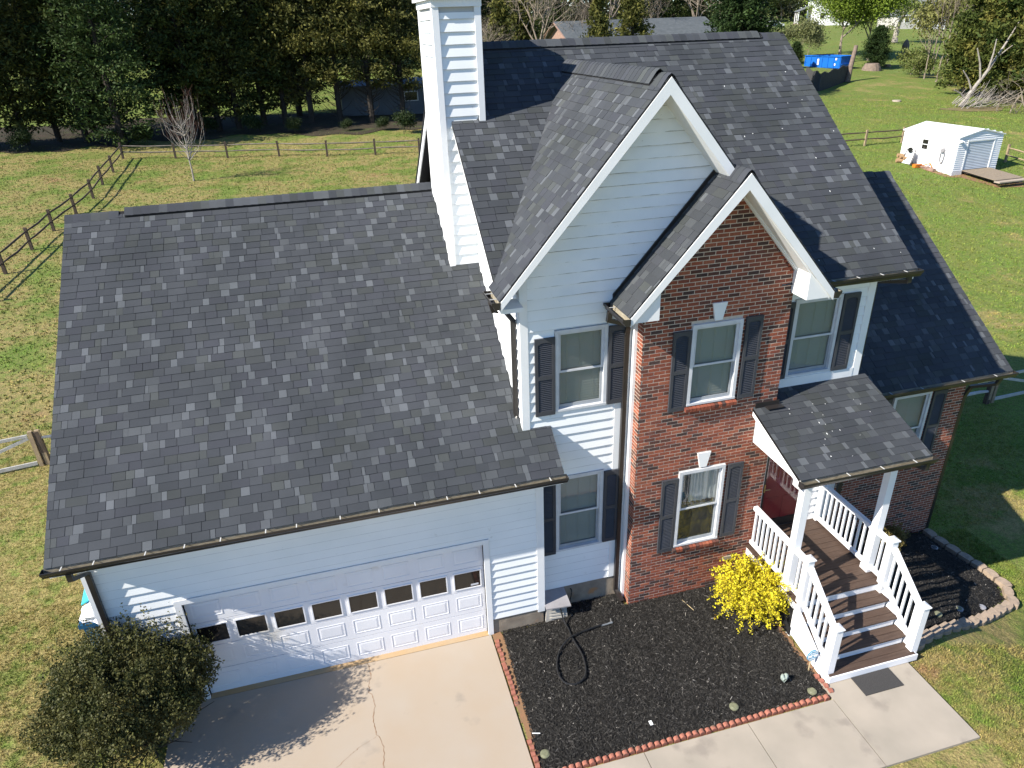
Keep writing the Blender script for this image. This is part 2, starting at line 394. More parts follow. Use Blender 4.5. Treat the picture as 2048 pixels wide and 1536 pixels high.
walk.data.materials[0] = M['soil']
for x0, x1, y0, y1 in ((-.83, .86, -4.59, -3.36), (.872, 2.66, -4.59, -3.36), (2.672, 4.24, -4.59, -3.36), (4.252, 5.96, -4.59, -2.99)):
    MB().box(x0, x1, y0, y1, -.10, .035).build('slab', 'walk', walk)

def bed(name, poly, hgt, ins):
    # low mound following an outline; verts on a grid inside
    from mathutils.geometry import intersect_point_line
    xs_ = np.arange(min(p[0] for p in poly), max(p[0] for p in poly)+.001, .06)
    ys_ = np.arange(min(p[1] for p in poly), max(p[1] for p in poly)+.001, .06)
    def inside(x, y):
        c = False; n = len(poly)
        for i in range(n):
            (x1, y1), (x2, y2) = poly[i], poly[(i+1) % n]
            if (y1 > y) != (y2 > y) and x < (x2-x1)*(y-y1)/(y2-y1)+x1: c = not c
        return c
    def dist(x, y):
        d = 9
        for i in range(len(poly)):
            a = Vector(poly[i]); b = Vector(poly[(i+1) % len(poly)]); ab = b-a
            t = max(0, min(1, (Vector((x, y))-a).dot(ab)/ab.length_squared)); d = min(d, (Vector((x, y))-a-ab*t).length)
        return d
    def hz(x, y): return terr(x, y)+.016+hgt*sstep(0, ins, dist(x, y))+.018*math.sin(x*7+y*3)*math.cos(y*6-x*2)*sstep(0, .3, dist(x, y))
    idx = {}; vs = []; fs = []
    for j, y in enumerate(ys_):
        for i, x in enumerate(xs_):
            if inside(x, y): idx[i, j] = len(vs); vs.append((x, y, hz(x, y)))
    for (i, j) in idx:
        q = [(i, j), (i+1, j), (i+1, j+1), (i, j+1)]
        if all(k in idx for k in q): fs.append(tuple(idx[k] for k in q))
    link(name, np_mesh(name, vs, fs, M['mulch'], smooth=True), kind='structure')
    return inside, hz
bedA = [(-.62, -.31), (.205, -.31), (.205, -.015), (1.84, -.015), (1.84, -.35), (4.30, -.35), (4.30, -3.22), (-.74, -3.30)]
def cpx(x, y): return gnd(1480+x/3.072, 900+y/3.072)
STN = [cpx(*p) for p in ((1135, 512), (1255, 600), (1370, 672), (1490, 745), (1625, 850), (1668, 950), (1560, 1012), (1435, 1068), (1300, 1095), (1135, 1165), (1062, 1215))]
bedB = [(6.15, .62), (9.9, .62)]+[(p.x-.06*(p.x > 8.5), p.y+.10*(p.y < -1.2)) for p in STN]+[(6.15, STN[-1].y+.1)]
inA, hA = bed('mulch_bed', bedA, .05, .35)
inB, hB = bed('mulch_bed', bedB, .10, .3)
def chips(name, poly, inside, hz, n, parent=None):
    x0 = min(p[0] for p in poly); x1 = max(p[0] for p in poly); y0 = min(p[1] for p in poly); y1 = max(p[1] for p in poly)
    V = []; F = []; C = []
    while len(F) < n:
        x = random.uniform(x0, x1); y = random.uniform(y0, y1)
        if not inside(x, y): continue
        l = random.uniform(.012, .038); wd = random.uniform(.0025, .007); a = random.uniform(0, 6.28); t = random.uniform(-.5, .5)
        z = hz(x, y)+random.uniform(.001, .018); ca, sa = math.cos(a), math.sin(a); r = random.uniform(-.6, .6)
        k = len(V); nx_, ny_ = -sa*wd, ca*wd
        V += [(x-ca*l-nx_, y-sa*l-ny_, z-l*t-wd*r), (x+ca*l-nx_, y+sa*l-ny_, z+l*t-wd*r), (x+ca*l+nx_, y+sa*l+ny_, z+l*t+wd*r), (x-ca*l+nx_, y-sa*l+ny_, z-l*t+wd*r)]
        F.append((k, k+1, k+2, k+3)); q = random.random()
        b = random.uniform(.007, .026) if q < .78 else (random.uniform(.03, .07) if q < .993 else random.uniform(.15, .3))
        C.append((b*1.08, b, b*.9))
    return np_mesh(name, V, F, M['chip'], C)
link('mulch_chips', chips('mulch_chips', bedA, inA, hA, 60000), kind='stuff', label='shredded black mulch lying in the front garden bed', cat='mulch')
link('mulch_chips', chips('mulch_chips', bedB, inB, hB, 12000), kind='stuff', label='shredded dark mulch filling the stone edged side bed', cat='mulch')
# clay strip where the mulch thins out along the driveway and the steps
cs = MB()
def strip(pts, w):
    for (x0, y0), (x1, y1) in zip(pts[:-1], pts[1:]):
        cs.add([(x0-w*random.uniform(.6, 1), y0, .007), (x1-w*random.uniform(.6, 1), y1, .007), (x1+w*random.uniform(.5, 1.1), y1, .007), (x0+w*random.uniform(.5, 1.1), y0, .007)], [(0, 1, 2, 3)])
strip([(-.72, -.3-i*.2) for i in range(16)], .10); strip([(4.22, -1.6-i*.15) for i in range(12)], .16)
cs.build('bare_clay', 'soil', kind='structure')

# ------------------------------------------------------------------ HOUSE
YG, XGL, XGR = -.298, -6.946, .191
YB, XB0, XB1 = -.358, 1.90, 4.545
W2, XW, YW = 6.445, 9.96, .65
house = thing('house', 'white sided and brick two storey house with black shingle roofs and attached garage', 'house', (0, 0, 0))

def panel(mb, O, U, N, u0, u1, z0, z1, holes, th):
    us = sorted({u0, u1, *[h for q in holes for h in q[:2]]}); zs = sorted({z0, z1, *[h for q in holes for h in q[2:]]})
    for a, b in zip(us[:-1], us[1:]):
        for c, d in zip(zs[:-1], zs[1:]):
            m_, k_ = (a+b)/2, (c+d)/2
            if any(q[0] < m_ < q[1] and q[2] < k_ < q[3] for q in holes): continue
            def P(u, z, t): return (O[0]+U[0]*u-N[0]*t, O[1]+U[1]*u-N[1]*t, z)
            mb.hexa([P(a, c, 0), P(b, c, 0), P(b, c, th), P(a, c, th), P(a, d, 0), P(b, d, 0), P(b, d, th), P(a, d, th)])
def siding(parent, O, U, N, zlo, zhi, left, right, holes=(), e=.178, m='siding', tb=.031, tt=.006):
    def P(u, z, t): return (O[0]+U[0]*u+N[0]*t, O[1]+U[1]*u+N[1]*t, z)
    z = zlo
    while z < zhi-.01:
        z1 = min(z+e, zhi); th = lambda q: tb+(tt-tb)*(q-z)/e
        pieces = [(None, None, z, z1)]
        for h in holes:
            new = []
            for (a, b, c, d) in pieces:
                al = left((c+d)/2) if a is None else a; br = right((c+d)/2) if b is None else b
                if h[3] <= c+.002 or h[2] >= d-.002 or h[1] <= al or h[0] >= br: new.append((a, b, c, d)); continue
                if h[0] > al+.01: new.append((a, h[0], c, d))
                if h[1] < br-.01: new.append((h[1], b, c, d))
                if h[2] > c+.006: new.append((max(h[0], al), min(h[1], br), c, h[2]))
                if h[3] < d-.006: new.append((max(h[0], al), min(h[1], br), h[3], d))
            pieces = new
        for (a, b, c, d) in pieces:
            a0, a1 = (left(c), left(d)) if a is None else (a, a); b0, b1 = (right(c), right(d)) if b is None else (b, b)
            if b0-a0 < .01: continue
            if b1 < a1: a1 = b1 = (a1+b1)/2
            MB().hexa([P(a0, c, th(c)), P(b0, c, th(c)), P(b0, c, -.004), P(a0, c, -.004), P(a1, d, th(d)), P(b1, d, th(d)), P(b1, d, -.004), P(a1, d, -.004)]).build('siding_board', m, parent)
        z = z1

BR = [((.30, .088, .048), 5), ((.265, .078, .044), 5), ((.33, .110, .062), 3), ((.23, .070, .044), 4), ((.12, .054, .040), 3), ((.078, .046, .040), 3), ((.16, .062, .045), 2)]
BRC = [c for c, k in BR for _ in range(k)]
def bcol():
    c = random.choice(BRC); f = random.uniform(.85, 1.15); return tuple(q*f for q in c)
bricks = []   # (dist, parent, verts, col) gathered, the nearest become parts
def brickwork(parent, O, U, N, zlo, zhi, left, right, holes=(), phase=0.0):
    bw, bh, g = .1900, .0532, .0135; k = 0; z = zlo
    while z+bh < zhi:
        off = (0 if k % 2 else (bw+g)/2)+phase; zc = z+bh/2
        l, r = left(zc), right(zc); u = math.floor((l-off)/(bw+g))*(bw+g)+off
        while u < r:
            segs = [(max(u, l), min(u+bw, r))]
            for h in holes:
                if h[3] <= z or h[2] >= z+bh: continue
                new = []
                for a, b in segs:
                    if h[1] <= a or h[0] >= b: new.append((a, b)); continue
                    if h[0] > a: new.append((a, h[0]))
                    if h[1] < b: new.append((h[1], b))
                segs = new
            for a, b in segs:
                if b-a < .02: continue
                t = .0032+random.uniform(-.001, .0012)
                def P(u_, z_, t_): return (O[0]+U[0]*u_+N[0]*t_, O[1]+U[1]*u_+N[1]*t_, z_)
                vs = [P(a, z, t), P(b, z, t), P(b, z, -.01), P(a, z, -.01), P(a, z+bh, t), P(b, z+bh, t), P(b, z+bh, -.01), P(a, z+bh, -.01)]
                c = np.mean(np.array(vs), 0); bricks.append((float(np.linalg.norm(c-CAM))+(0 if b-a > .19 else 50)+(30 if abs(N[0]) > .5 or c[0] > 6 else 0), parent, vs, bcol()))
            u += bw+g
        z += bh+g; k += 1

SHC = [(.054, .058, .066), (.057, .061, .069), (.052, .056, .064), (.060, .064, .072), (.056, .060, .062), (.054, .057, .067)]
SHM = [(.074, .079, .087), (.080, .085, .092), (.071, .076, .077)]
SHL = [(.102, .109, .119), (.114, .121, .132), (.093, .099, .108)]
shing = []
def shingles(parent, P0, U, Vv, width, length, lo=None, hi=None, near=False, expo=.143, flat=False):
    P0 = Vector(P0); U = Vector(U); Vv = Vector(Vv); N = U.cross(Vv); P0 = P0-Vv*.03; length += .03
    rows = int(math.ceil(length/expo)); h = .0085
    for r in range(rows):
        v0 = r*expo; v1 = min(v0+expo+.05, length+.01); u = (lo(v0) if lo else 0.0); ur = (hi(v0) if hi else width); first = True
        cont = None
        while u < ur-.01:
            q = random.random()
            if cont: q *= .74
            cont = q >= .79
            if q < .60: wd = random.uniform(.16, .34); c = random.choice(SHC)
            elif q < .79: wd = random.uniform(.07, .22); c = random.choice(SHM)
            else: wd = random.uniform(.05, .15); c = random.choice(SHL)
            if first: wd *= random.uniform(.3, 1); first = False
            wd = min(wd, ur-u); f = random.uniform(.92, 1.08); c = tuple(x*f for x in c)
            hh = h+random.uniform(-.002, .0035)+(.003 if q < .60 else 0); g = .0036 if random.random() < .7 else .0012; s = .002
            def P(a, b, t): return P0+U*a+Vv*b+N*t
            vs = [P(u+g, v0+random.uniform(-.003, .003), hh), P(u+wd-g, v0+random.uniform(-.003, .003), hh), P(u+wd-g, v1, .0015), P(u+g, v1, .0015),
                  P(u+g, v0, -.002), P(u+wd-g, v0, -.002)]
            fs = [(0, 1, 2, 3), (4, 5, 1, 0), (5, 2, 1), (4, 0, 3)]
            c0 = P(u+wd/2, v0+.07, 0); shing.append(((c0-Vector(CAM)).length if near else 99., parent, vs, fs, c))
            u += wd
def ridge_caps(parent, a, b, slope, name='ridge_cap', up=.055, wdt=.155, step=.145, slope2=None):
    # overlapping cap shingles bent over the ridge from a to b, pale slot of the vent under them
    a = Vector(a); b = Vector(b); d = (b-a).normalized(); sd = d.cross(Vector((0, 0, 1))).normalized(); L = (b-a).length
    n = int(L/step); mb = MB(); s2 = slope if slope2 is None else slope2
    for i in range(n):
        p = a+d*(i*step+random.uniform(-.004, .004)); e = p+d*(step+.02); f_ = random.uniform(.9, 1.2); c = tuple(x*f_ for x in random.choice(SHC+SHM))
        k = .008
        def pr(q, t): return [q+sd*wdt+Vector((0, 0, up-wdt*slope+t)), q+sd*.05+Vector((0, 0, up-.05*slope*.55+t)), q+Vector((0, 0, up+.004+t)), q-sd*.05+Vector((0, 0, up-.05*s2*.55+t)), q-sd*wdt+Vector((0, 0, up-wdt*s2+t))]
        A = pr(p, k); B = pr(e, 0); C = pr(p, 0)
        mb.add(A+B+C, [(0, 1, 6, 5), (1, 2, 7, 6), (2, 3, 8, 7), (3, 4, 9, 8), (10, 11, 1, 0), (11, 12, 2, 1), (12, 13, 3, 2), (13, 14, 4, 3)], c)
    mb.build(name, 'shingle', parent)
    if up > .02:
        v = MB()
        for s, sg in ((sd, slope), (-sd, s2)):
            q0 = a+s*(wdt-.012)+Vector((0, 0, -(wdt-.012)*sg)); q1 = b+s*(wdt-.012)+Vector((0, 0, -(wdt-.012)*sg)); z = Vector((0, 0, up-.004)); w_ = -s*.1+Vector((0, 0, .1*sg))
            v.add([q0, q1, q1+z, q0+z, q0+w_, q1+w_, q1+w_+z, q0+w_+z], [(0, 1, 2, 3), (0, 4, 7, 3), (1, 2, 6, 5), (4, 5, 6, 7)])
        v.build('ridge_vent', 'ridgevent', parent)

def roof_slab(name, P0, U, Vv, width, length, th=.06, m='roofdeck'):
    P0 = Vector(P0); U = Vector(U); Vv = Vector(Vv); N = U.cross(Vv)*-1
    mb = MB(); A = [P0, P0+U*width, P0+U*width+Vv*length, P0+Vv*length]
    mb.hexa([p+N*th for p in A]+[p+N*.001 for p in A]); return mb.build(name, m, house)
def slope_v(run, rise): L = math.hypot(run, rise); return L, run/L, rise/L

def gutter(a, b, out, hangers=7, both=True):
    a = Vector(a); b = Vector(b); o = Vector(out); d = (b-a).normalized(); Z = Vector((0, 0, 1))
    prof = [(0, .0), (0, -.105), (.075, -.115), (.095, -.07), (.125, -.035), (.128, .004), (.116, .004)]
    g = MB(); vs = []; n = len(prof)
    for p in (a, b): vs += [p+o*x+Z*z for x, z in prof]
    g.add(vs, [(i, i+1, n+i+1, n+i) for i in range(n-1)])
    capp = prof[:-1]
    for p, e in ((a, -d), (b, d)):
        q = [p+o*x+Z*z for x, z in capp]; g.add(q+[x+e*.004 for x in q], [tuple(range(6)), tuple(range(6, 12))[::-1]]+[(i, (i+1) % 6, 6+(i+1) % 6, 6+i) for i in range(6)])
    G = g.build('gutter', 'gutter', house)
    inn = [(.004, -.002), (.004, -.1), (.073, -.109), (.091, -.066), (.119, -.033), (.121, -.004)]
    vs = []
    for p in (a+d*.005, b-d*.005): vs += [p+o*x+Z*z for x, z in inn]
    MB().add(vs, [(i, 6+i, 6+i+1, i+1) for i in range(5)]).build('gutter_lining', 'gutter_in', G)
    L = (b-a).length
    for i in range(hangers):
        p = a+d*(L*(i+.35)/hangers+random.uniform(-.08, .08))
        MB().beam(p+o*.0-Z*.006, p+o*.118-Z*.003, .016, .006).build('hanger', 'hanger', G)
    return G
def downspout(pts, name='downspout', m='gutter'):
    mb = MB()
    for a, b in zip(pts[:-1], pts[1:]):
        v = Vector(b)-Vector(a); mb.beam(a, Vector(b)+v.normalized()*.02, .075, .06, up=(0, 1, 0) if abs(v.normalized().z) > .8 else (0, 0, 1))
    return mb.build(name, m, house)

# ---- wall bodies (hollow, with real openings)
WU = (.54, 1.437, 4.357, 5.816); WL = (.54, 1.437, 1.39, 3.033)          # windows on the siding front
WB1 = (2.749, 3.661, 4.273, 5.744); WB2 = (2.749, 3.661, 1.24, 2.919)    # windows on the brick bay
WR = (4.881, 5.825, 4.312, 5.787)                                       # window over the porch
WW = (8.13, 9.06, 1.30, 3.03)                                           # window of the brick wing
DR = (4.72, 5.82, .87, 2.98)                                            # front door opening
GD = (-5.77, -.88, .0, 2.14)                                            # garage door opening
walls = MB()
panel(walls, (0, 0), (1, 0), (0, -1), 0, W2, -.4, 6.45, [WU, WL, WR, DR], .14)
walls.box(0, .14, .14, 8.7, -.4, 6.3); walls.box(W2-.14, W2, .14, 8.7, -.4, 6.3); walls.box(0, W2, 8.56, 8.7, -.4, 6.3)
mainwall = walls.build('main_wall', 'sheath', house)
gw = MB(); panel(gw, (0, YG), (1, 0), (0, -1), XGL, XGR, -.2, 3.62, [GD], .14)
gw.box(XGL, XGL+.14, YG+.14, 9.2, -.2, 3.6); gw.box(XGR-.14, XGR, YG+.14, 0.0, -.2, 3.7); gw.box(XGL, -.0, 9.06, 9.2, -.2, 3.6)
# gable triangle of the garage left wall
gw.prism([(XGL, YG, 3.6), (XGL, 9.2, 3.6), (XGL, 4.495, 7.2)], (.14, 0, 0))
garwall = gw.build('garage_wall', 'sheath', house)
bw_ = MB(); panel(bw_, (0, YB), (1, 0), (0, -1), XB0, XB1, -.2, 6.3, [WB1, WB2], .12)
bw_.box(XB0, XB0+.1, YB+.12, -.002, -.2, 6.3); bw_.box(XB1-.1, XB1, YB+.12, -.002, -.2, 6.3)
bw_.prism([(XB0, YB, 6.3), (XB1, YB, 6.3), ((XB0+XB1)/2, YB, 8.02)], (0, .12, 0))
baywall = bw_.build('brick_bay_wall', 'mortar', house)
ww = MB(); panel(ww, (0, YW), (1, 0), (0, -1), W2+.002, XW, -1.3, 3.35, [WW], .12)
ww.box(XW-.12, XW, YW+.12, 9.2, -1.3, 3.35); ww.box(W2+.002, XW-.12, 9.1, 9.2, -1.3, 3.35)
ww.prism([(XW, YW, 3.35), (XW, 9.2, 3.35), (XW, 4.95, 6.5)], (-.12, 0, 0))
wingwall = ww.build('brick_wing_wall', 'mortar', house)

# siding front of main block with the big cross gable
GXP, GZP, GZE, GO = 2.068, 9.48, 6.579, .432
gs = (GZP-GZE)/(GXP+.414)
gab = MB().prism([(-.02, 0, 6.45), (2*GXP+.02, 0, 6.45), (GXP, 0, 9.30)], (0, .12, 0)).build('gable_wall', 'sheath', house)
def lft(z): return 0.0 if z < 7.0 else max(0.0, GXP-(9.32-z)/gs)
def rgt(z): return 2*GXP-lft(z)
Hs = [(a-.005, b+.005, c-.005, d+.005) for a, b, c, d in (WU, WL)]
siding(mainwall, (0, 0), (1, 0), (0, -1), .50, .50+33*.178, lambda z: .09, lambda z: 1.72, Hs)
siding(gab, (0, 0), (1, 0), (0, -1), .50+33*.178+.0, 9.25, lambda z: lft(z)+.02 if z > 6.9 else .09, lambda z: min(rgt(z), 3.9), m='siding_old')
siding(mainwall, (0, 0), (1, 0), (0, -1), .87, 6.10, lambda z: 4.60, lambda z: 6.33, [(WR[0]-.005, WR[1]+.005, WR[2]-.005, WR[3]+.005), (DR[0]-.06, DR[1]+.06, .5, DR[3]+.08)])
# left wall of main block (faces -X): boards run back to the chimney and beyond
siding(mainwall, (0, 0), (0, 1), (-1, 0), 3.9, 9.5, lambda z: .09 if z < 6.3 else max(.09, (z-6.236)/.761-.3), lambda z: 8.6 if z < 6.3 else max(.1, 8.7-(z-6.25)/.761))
MB().prism([(.0, 0, 6.3), (.0, 8.7, 6.3), (.0, 4.36, 9.62)], (.14, 0, 0)).build('gable_wall', 'sheath', house)
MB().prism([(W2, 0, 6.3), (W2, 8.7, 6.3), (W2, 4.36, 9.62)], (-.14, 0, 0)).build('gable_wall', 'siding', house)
# garage front
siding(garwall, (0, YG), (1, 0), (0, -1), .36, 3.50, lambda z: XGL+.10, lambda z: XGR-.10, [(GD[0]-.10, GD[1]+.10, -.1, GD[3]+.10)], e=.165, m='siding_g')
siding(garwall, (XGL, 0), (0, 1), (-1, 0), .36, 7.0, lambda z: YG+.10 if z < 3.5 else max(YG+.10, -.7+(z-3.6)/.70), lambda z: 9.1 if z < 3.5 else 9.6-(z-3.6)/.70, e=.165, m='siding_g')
for q in ((XGL-.01, -5.87, YG-.012, YG+.05, -.15, .357), (-.785, XGR+.006, YG-.012, YG+.05, -.15, .357), (XGL-.012, XGL+.02, YG+.052, 9.2, -.15, .357), (.20, 1.80, -.012, .03, -.3, .495)): MB().box(*q).build('foundation', 'foundation', house)
# corner boards and friezes
def trimbox(*a, n='corner_board', m='trim'): return MB().box(*a).build(n, m, house)
trimbox(-.034, .095, -.036, .0, 3.7, 6.84); trimbox(-.036, .0, .0, .10, 3.9, 6.6)
trimbox(1.60, 1.715, -.036, 0, .50, 6.45); trimbox(1.79, 1.898, -.05, 0, .02, 6.08); trimbox(1.845, 1.897, -.16, -.05, .02, 6.08)
trimbox(6.33, W2+.03, -.036, 0, .87, 6.2); trimbox(W2, W2+.034, .0, .11, 3.3, 6.3)
trimbox(XGL-.03, XGL+.105, YG-.036, YG, .34, 3.5); trimbox(XGL-.034, XGL, YG, YG+.11, .34, 3.5)
trimbox(XGR-.105, XGR+.03, YG-.036, YG, .30, 3.5); trimbox(XGR, XGR+.034, YG, -.03, .36, 3.5)
trimbox(4.62, 6.33, -.042, 0, 4.02, 4.28, n='band_board'); trimbox(4.60, 6.33, -.038, 0, 5.95, 6.18, n='frieze_board')

# ---- windows and shutters
def blind(parent, x0, x1, z0, z1, y):
    mb = MB(); z = z0; s = .048
    while z < z1:
        mb.add([(x0, y-.012, z), (x1, y-.012, z), (x1, y+.012, z+s*.95), (x0, y+.012, z+s*.95)], [(0, 1, 2, 3)]); z += s
    for f in (.2, .5, .8): xx = x0+(x1-x0)*f; mb.box(xx-.004, xx+.004, y-.018, y-.016, z0, z1)
    mb.build('blind', 'blind', parent)
def window(r, y, blinds=True, deep=.0, casing=.058, curtain=False):
    x0, x1, z0, z1 = r; c = casing; F_ = MB()
    pr = y-.045
    F_.box(x0, x0+c, pr, y+.05, z0, z1); F_.box(x1-c, x1, pr, y+.05, z0, z1)
    F_.box(x0+c, x1-c, pr, y+.05, z1-c, z1); F_.box(x0-.002, x1+.002, pr-.006, y+.05, z0-.002, z0+c*.62)
    Wn = F_.build('window', 'frame', house)
    a0, a1, b0, b1 = x0+c, x1-c, z0+c*.62, z1-c; bm = (b0+b1)/2
    for k, (lo, hi, yy) in enumerate(((b0, bm+.02, y+.015), (bm-.02, b1, y-.012))):
        S = MB(); t = .042
        S.box(a0, a0+t, yy, yy+.025, lo, hi); S.box(a1-t, a1, yy, yy+.025, lo, hi)
        S.box(a0+t, a1-t, yy, yy+.025, hi-t*.85, hi); S.box(a0+t, a1-t, yy, yy+.025, lo, lo+t*(1.5 if k == 0 else .85))
        S.build('sash', 'sash' if k == 0 else 'frame', Wn)
        MB().box(a0+t, a1-t, yy+.010, yy+.014, lo+t*(1.5 if k == 0 else .85), hi-t*.85).build('pane', 'glass', Wn)
    if blinds: blind(Wn, a0+.01, a1-.01, b0+.02, b1-.01, y+.062)
    if curtain:
        cm = MB(); n = 26
        pts_ = [(a0+(a1-a0)*i/n, y+.10+.018*math.sin(i*1.9)+.01*math.sin(i*.7)) for i in range(n+1)]
        for (xa, ya), (xb, yb) in zip(pts_[:-1], pts_[1:]):
            if .30 < (xa-a0)/(a1-a0) < .98: cm.add([(xa, ya, bm+.05), (xb, yb, bm+.05), (xb, yb, b1), (xa, ya, b1)], [(0, 1, 2, 3)])
        cm.build('curtain', 'trim', Wn)
        MB().box(a0, a1, y+.2, y+.21, b0, b1).build('room_shade', 'dark', Wn)
    return Wn
def shutter(x0, x1, z0, z1, y):
    S = MB(); t = .05; d = y-.035
    zm_ = z0+(z1-z0)*.50
    S.box(x0, x0+t, d, y, z0, z1); S.box(x1-t, x1, d, y, z0, z1)
    S.box(x0+t, x1-t, d, y, z0, z0+.075); S.box(x0+t, x1-t, d, y, zm_-.035, zm_+.035)
    n = 8                                            # arched head rail
    for i in range(n):
        a = x0+t+(x1-x0-2*t)*i/n; b = x0+t+(x1-x0-2*t)*(i+1)/n; u = (i+.5)/n*2-1
        S.box(a, b, d, y, z1-.075-.035*(abs(u)**2.5), z1)
    S.box(x0+t*.8, x1-t*.8, y-.008, y-.002, z0+.05, z1-.05)
    So = S.build('shutter', 'shutter', house)
    Lv = MB()
    for lo, hi in ((z0+.08, zm_-.04), (zm_+.04, z1-.085)):
        z = lo
        while z < hi-.02:
            Lv.hexa([(x0+t, d+.006, z), (x1-t, d+.006, z), (x1-t, y-.008, z+.020), (x0+t, y-.008, z+.020), (x0+t, d+.006, z+.006), (x1-t, d+.006, z+.006), (x1-t, y-.008, z+.026), (x0+t, y-.008, z+.026)]); z += .034
    Lv.build('louvers', 'shutter', So)
window(WU, -.0); shutter(.195, .53, 4.33, 5.72, -.028); shutter(1.445, 1.60, 4.36, 5.80, -.028) if False else shutter(1.445, 1.77, 4.36, 5.78, -.04)
window(WL, -.0); shutter(.215, .53, 1.36, 2.98, -.028); shutter(1.445, 1.72, 1.42, 3.00, -.04)
window(WB1, YB); shutter(2.42, 2.735, 4.20, 5.66, YB-.012); shutter(3.72, 4.03, 4.25, 5.76, YB-.012)
window(WB2, YB, blinds=False, curtain=True); shutter(2.42, 2.735, 1.17, 2.80, YB-.012); shutter(3.72, 4.03, 1.25, 2.90, YB-.012)
window(WR, 0); shutter(4.575, 4.87, 4.30, 5.75, -.028); shutter(5.84, 6.17, 4.30, 5.78, -.028)
window(WW, YW); shutter(9.12, 9.46, 1.28, 3.0, YW-.012); shutter(7.74, 8.08, 1.28, 3.0, YW-.012)
MB().box(WB2[0]-.02, WB2[1]+.02, YB+.3, YB+.32, .3, 3.2).build('room_shade', 'dark', house)

# ---- brick facing
bm = (XB0+XB1)/2; bs = (8.188-6.21)/((XB1-XB0)/2+.424)
def bl(z): return XB0 if z < 6.25 else bm-(8.02-z)/bs
def brr(z): return 2*bm-bl(z)
hb = [(a-.006, b+.006, c-(.085 if True else 0), d+.004) for a, b, c, d in (WB1, WB2)]
key = [(3.10, 3.33, 5.77, 6.06), (3.10, 3.33, 2.94, 3.23)]
brickwork(baywall, (0, YB), (1, 0), (0, -1), .0, 7.98, bl, brr, hb)
brickwork(baywall, (XB0, 0), (0, 1), (-1, 0), .0, 6.08, lambda z: YB-.008, lambda z: -.165, phase=.06)
brickwork(wingwall, (0, YW), (1, 0), (0, -1), -1.1, 3.28, lambda z: W2+.01, lambda z: XW, [(WW[0]-.006, WW[1]+.006, WW[2]-.085, WW[3]+.004)], phase=.03)
bricks.sort(key=lambda q: q[0])
rest = {}
for i, (d_, p, vs_, c) in enumerate(bricks):
    if i < 270: MB().hexa(vs_, c).build('brick', 'brick', p)
    else: rest.setdefault(p.name, (p, MB()))[1].hexa(vs_, c)
for p, mb in rest.values(): mb.build('brickwork', 'brick', p, kind='stuff')
for (a, b, c, d), yy in ((WB1, YB), (WB2, YB), (WW, YW)):          # rowlock sills: bricks on edge
    x = a-.03
    while x < b+.02:
        MB().hexa([(x, yy-.10, c-.095), (x+.06, yy-.10, c-.095), (x+.06, yy+.02, c-.085), (x, yy+.02, c-.085), (x, yy-.105, c-.034), (x+.06, yy-.105, c-.034), (x+.06, yy+.02, c-.004), (x, yy+.02, c-.004)], bcol()).build('sill_brick', 'brick', baywall if yy == YB else wingwall)
        x += .0695
for z in (5.775, 2.95):                                             # keystones
    MB().prism([(3.14, YB-.035, z), (3.27, YB-.035, z), (3.335, YB-.035, z+.30), (3.075, YB-.035, z+.30)], (0, .05, 0)).build('keystone', 'trim', house)
MB().box(3.86, 4.06, YB-.035, YB, .62, .70).build('vent_cover', 'gutter_in', house)

# ---- garage door
GDY = .065
gd = MB().box(GD[0], GD[1], YG+GDY+.015, YG+GDY+.05, .02, GD[3]).build('garage_door', 'gdoor', house)
rowh = (GD[3]-.02)/4; cw = (GD[1]-GD[0])/8
for r in range(4):
    z0 = .02+r*rowh
    MB().box(GD[0]+.002, GD[1]-.002, YG+GDY, YG+GDY+.015, z0+.006, z0+rowh-.006).build('door_section', 'gdoor', gd)
    for k in range(8):
        x0 = GD[0]+cw*k+.075; x1 = x0+cw-.15; a, b = z0+.11, z0+rowh-.11; y = YG+GDY
        if r == 2:
            a -= .02; b += .02
            fr = MB(); fr.box(x0-.02, x1+.02, y-.014, y, b, b+.022); fr.box(x0-.02, x1+.02, y-.014, y, a-.022, a); fr.box(x0-.02, x0, y-.014, y, a, b); fr.box(x1, x1+.02, y-.014, y, a, b)
            fr.build('pane_frame', 'gdoor', gd); MB().box(x0, x1, y-.006, y-.001, a, b).build('pane', 'gglass', gd)
        else:
            t = .028
            q = MB()
            q.box(x0, x1, y-.005, y, b-.012, b); q.box(x0, x1, y-.005, y, a, a+.012); q.box(x0, x0+.012, y-.005, y, a+.012, b-.012); q.box(x1-.012, x1, y-.005, y, a+.012, b-.012)
            A = [(x0+.03, y, a+.03), (x1-.03, y, a+.03), (x1-.03, y, b-.03), (x0+.03, y, b-.03)]; B = [(x0+.06, y-.0045, a+.06), (x1-.06, y-.0045, a+.06), (x1-.06, y-.0045, b-.06), (x0+.06, y-.0045, b-.06)]
            q.add(A+B, [(4, 5, 6, 7), (0, 1, 5, 4), (1, 2, 6, 5), (2, 3, 7, 6), (3, 0, 4, 7)])
            q.build('raised_panel', 'gdoor', gd)
MB().box(-1.13, -.99, YG+GDY-.009, YG+GDY-.0075, 1.20, 1.24).build('window_sticker', 'sticker', gd)
tr = MB(); tr.box(GD[0]-.10, GD[0], YG-.038, YG+.12, .0, GD[3]+.09); tr.box(GD[1], GD[1]+.10, YG-.038, YG+.12, .0, GD[3]+.09); tr.box(GD[0], GD[1], YG-.038, YG+.12, GD[3], GD[3]+.09)
tr.build('garage_door_trim', 'trim', house)
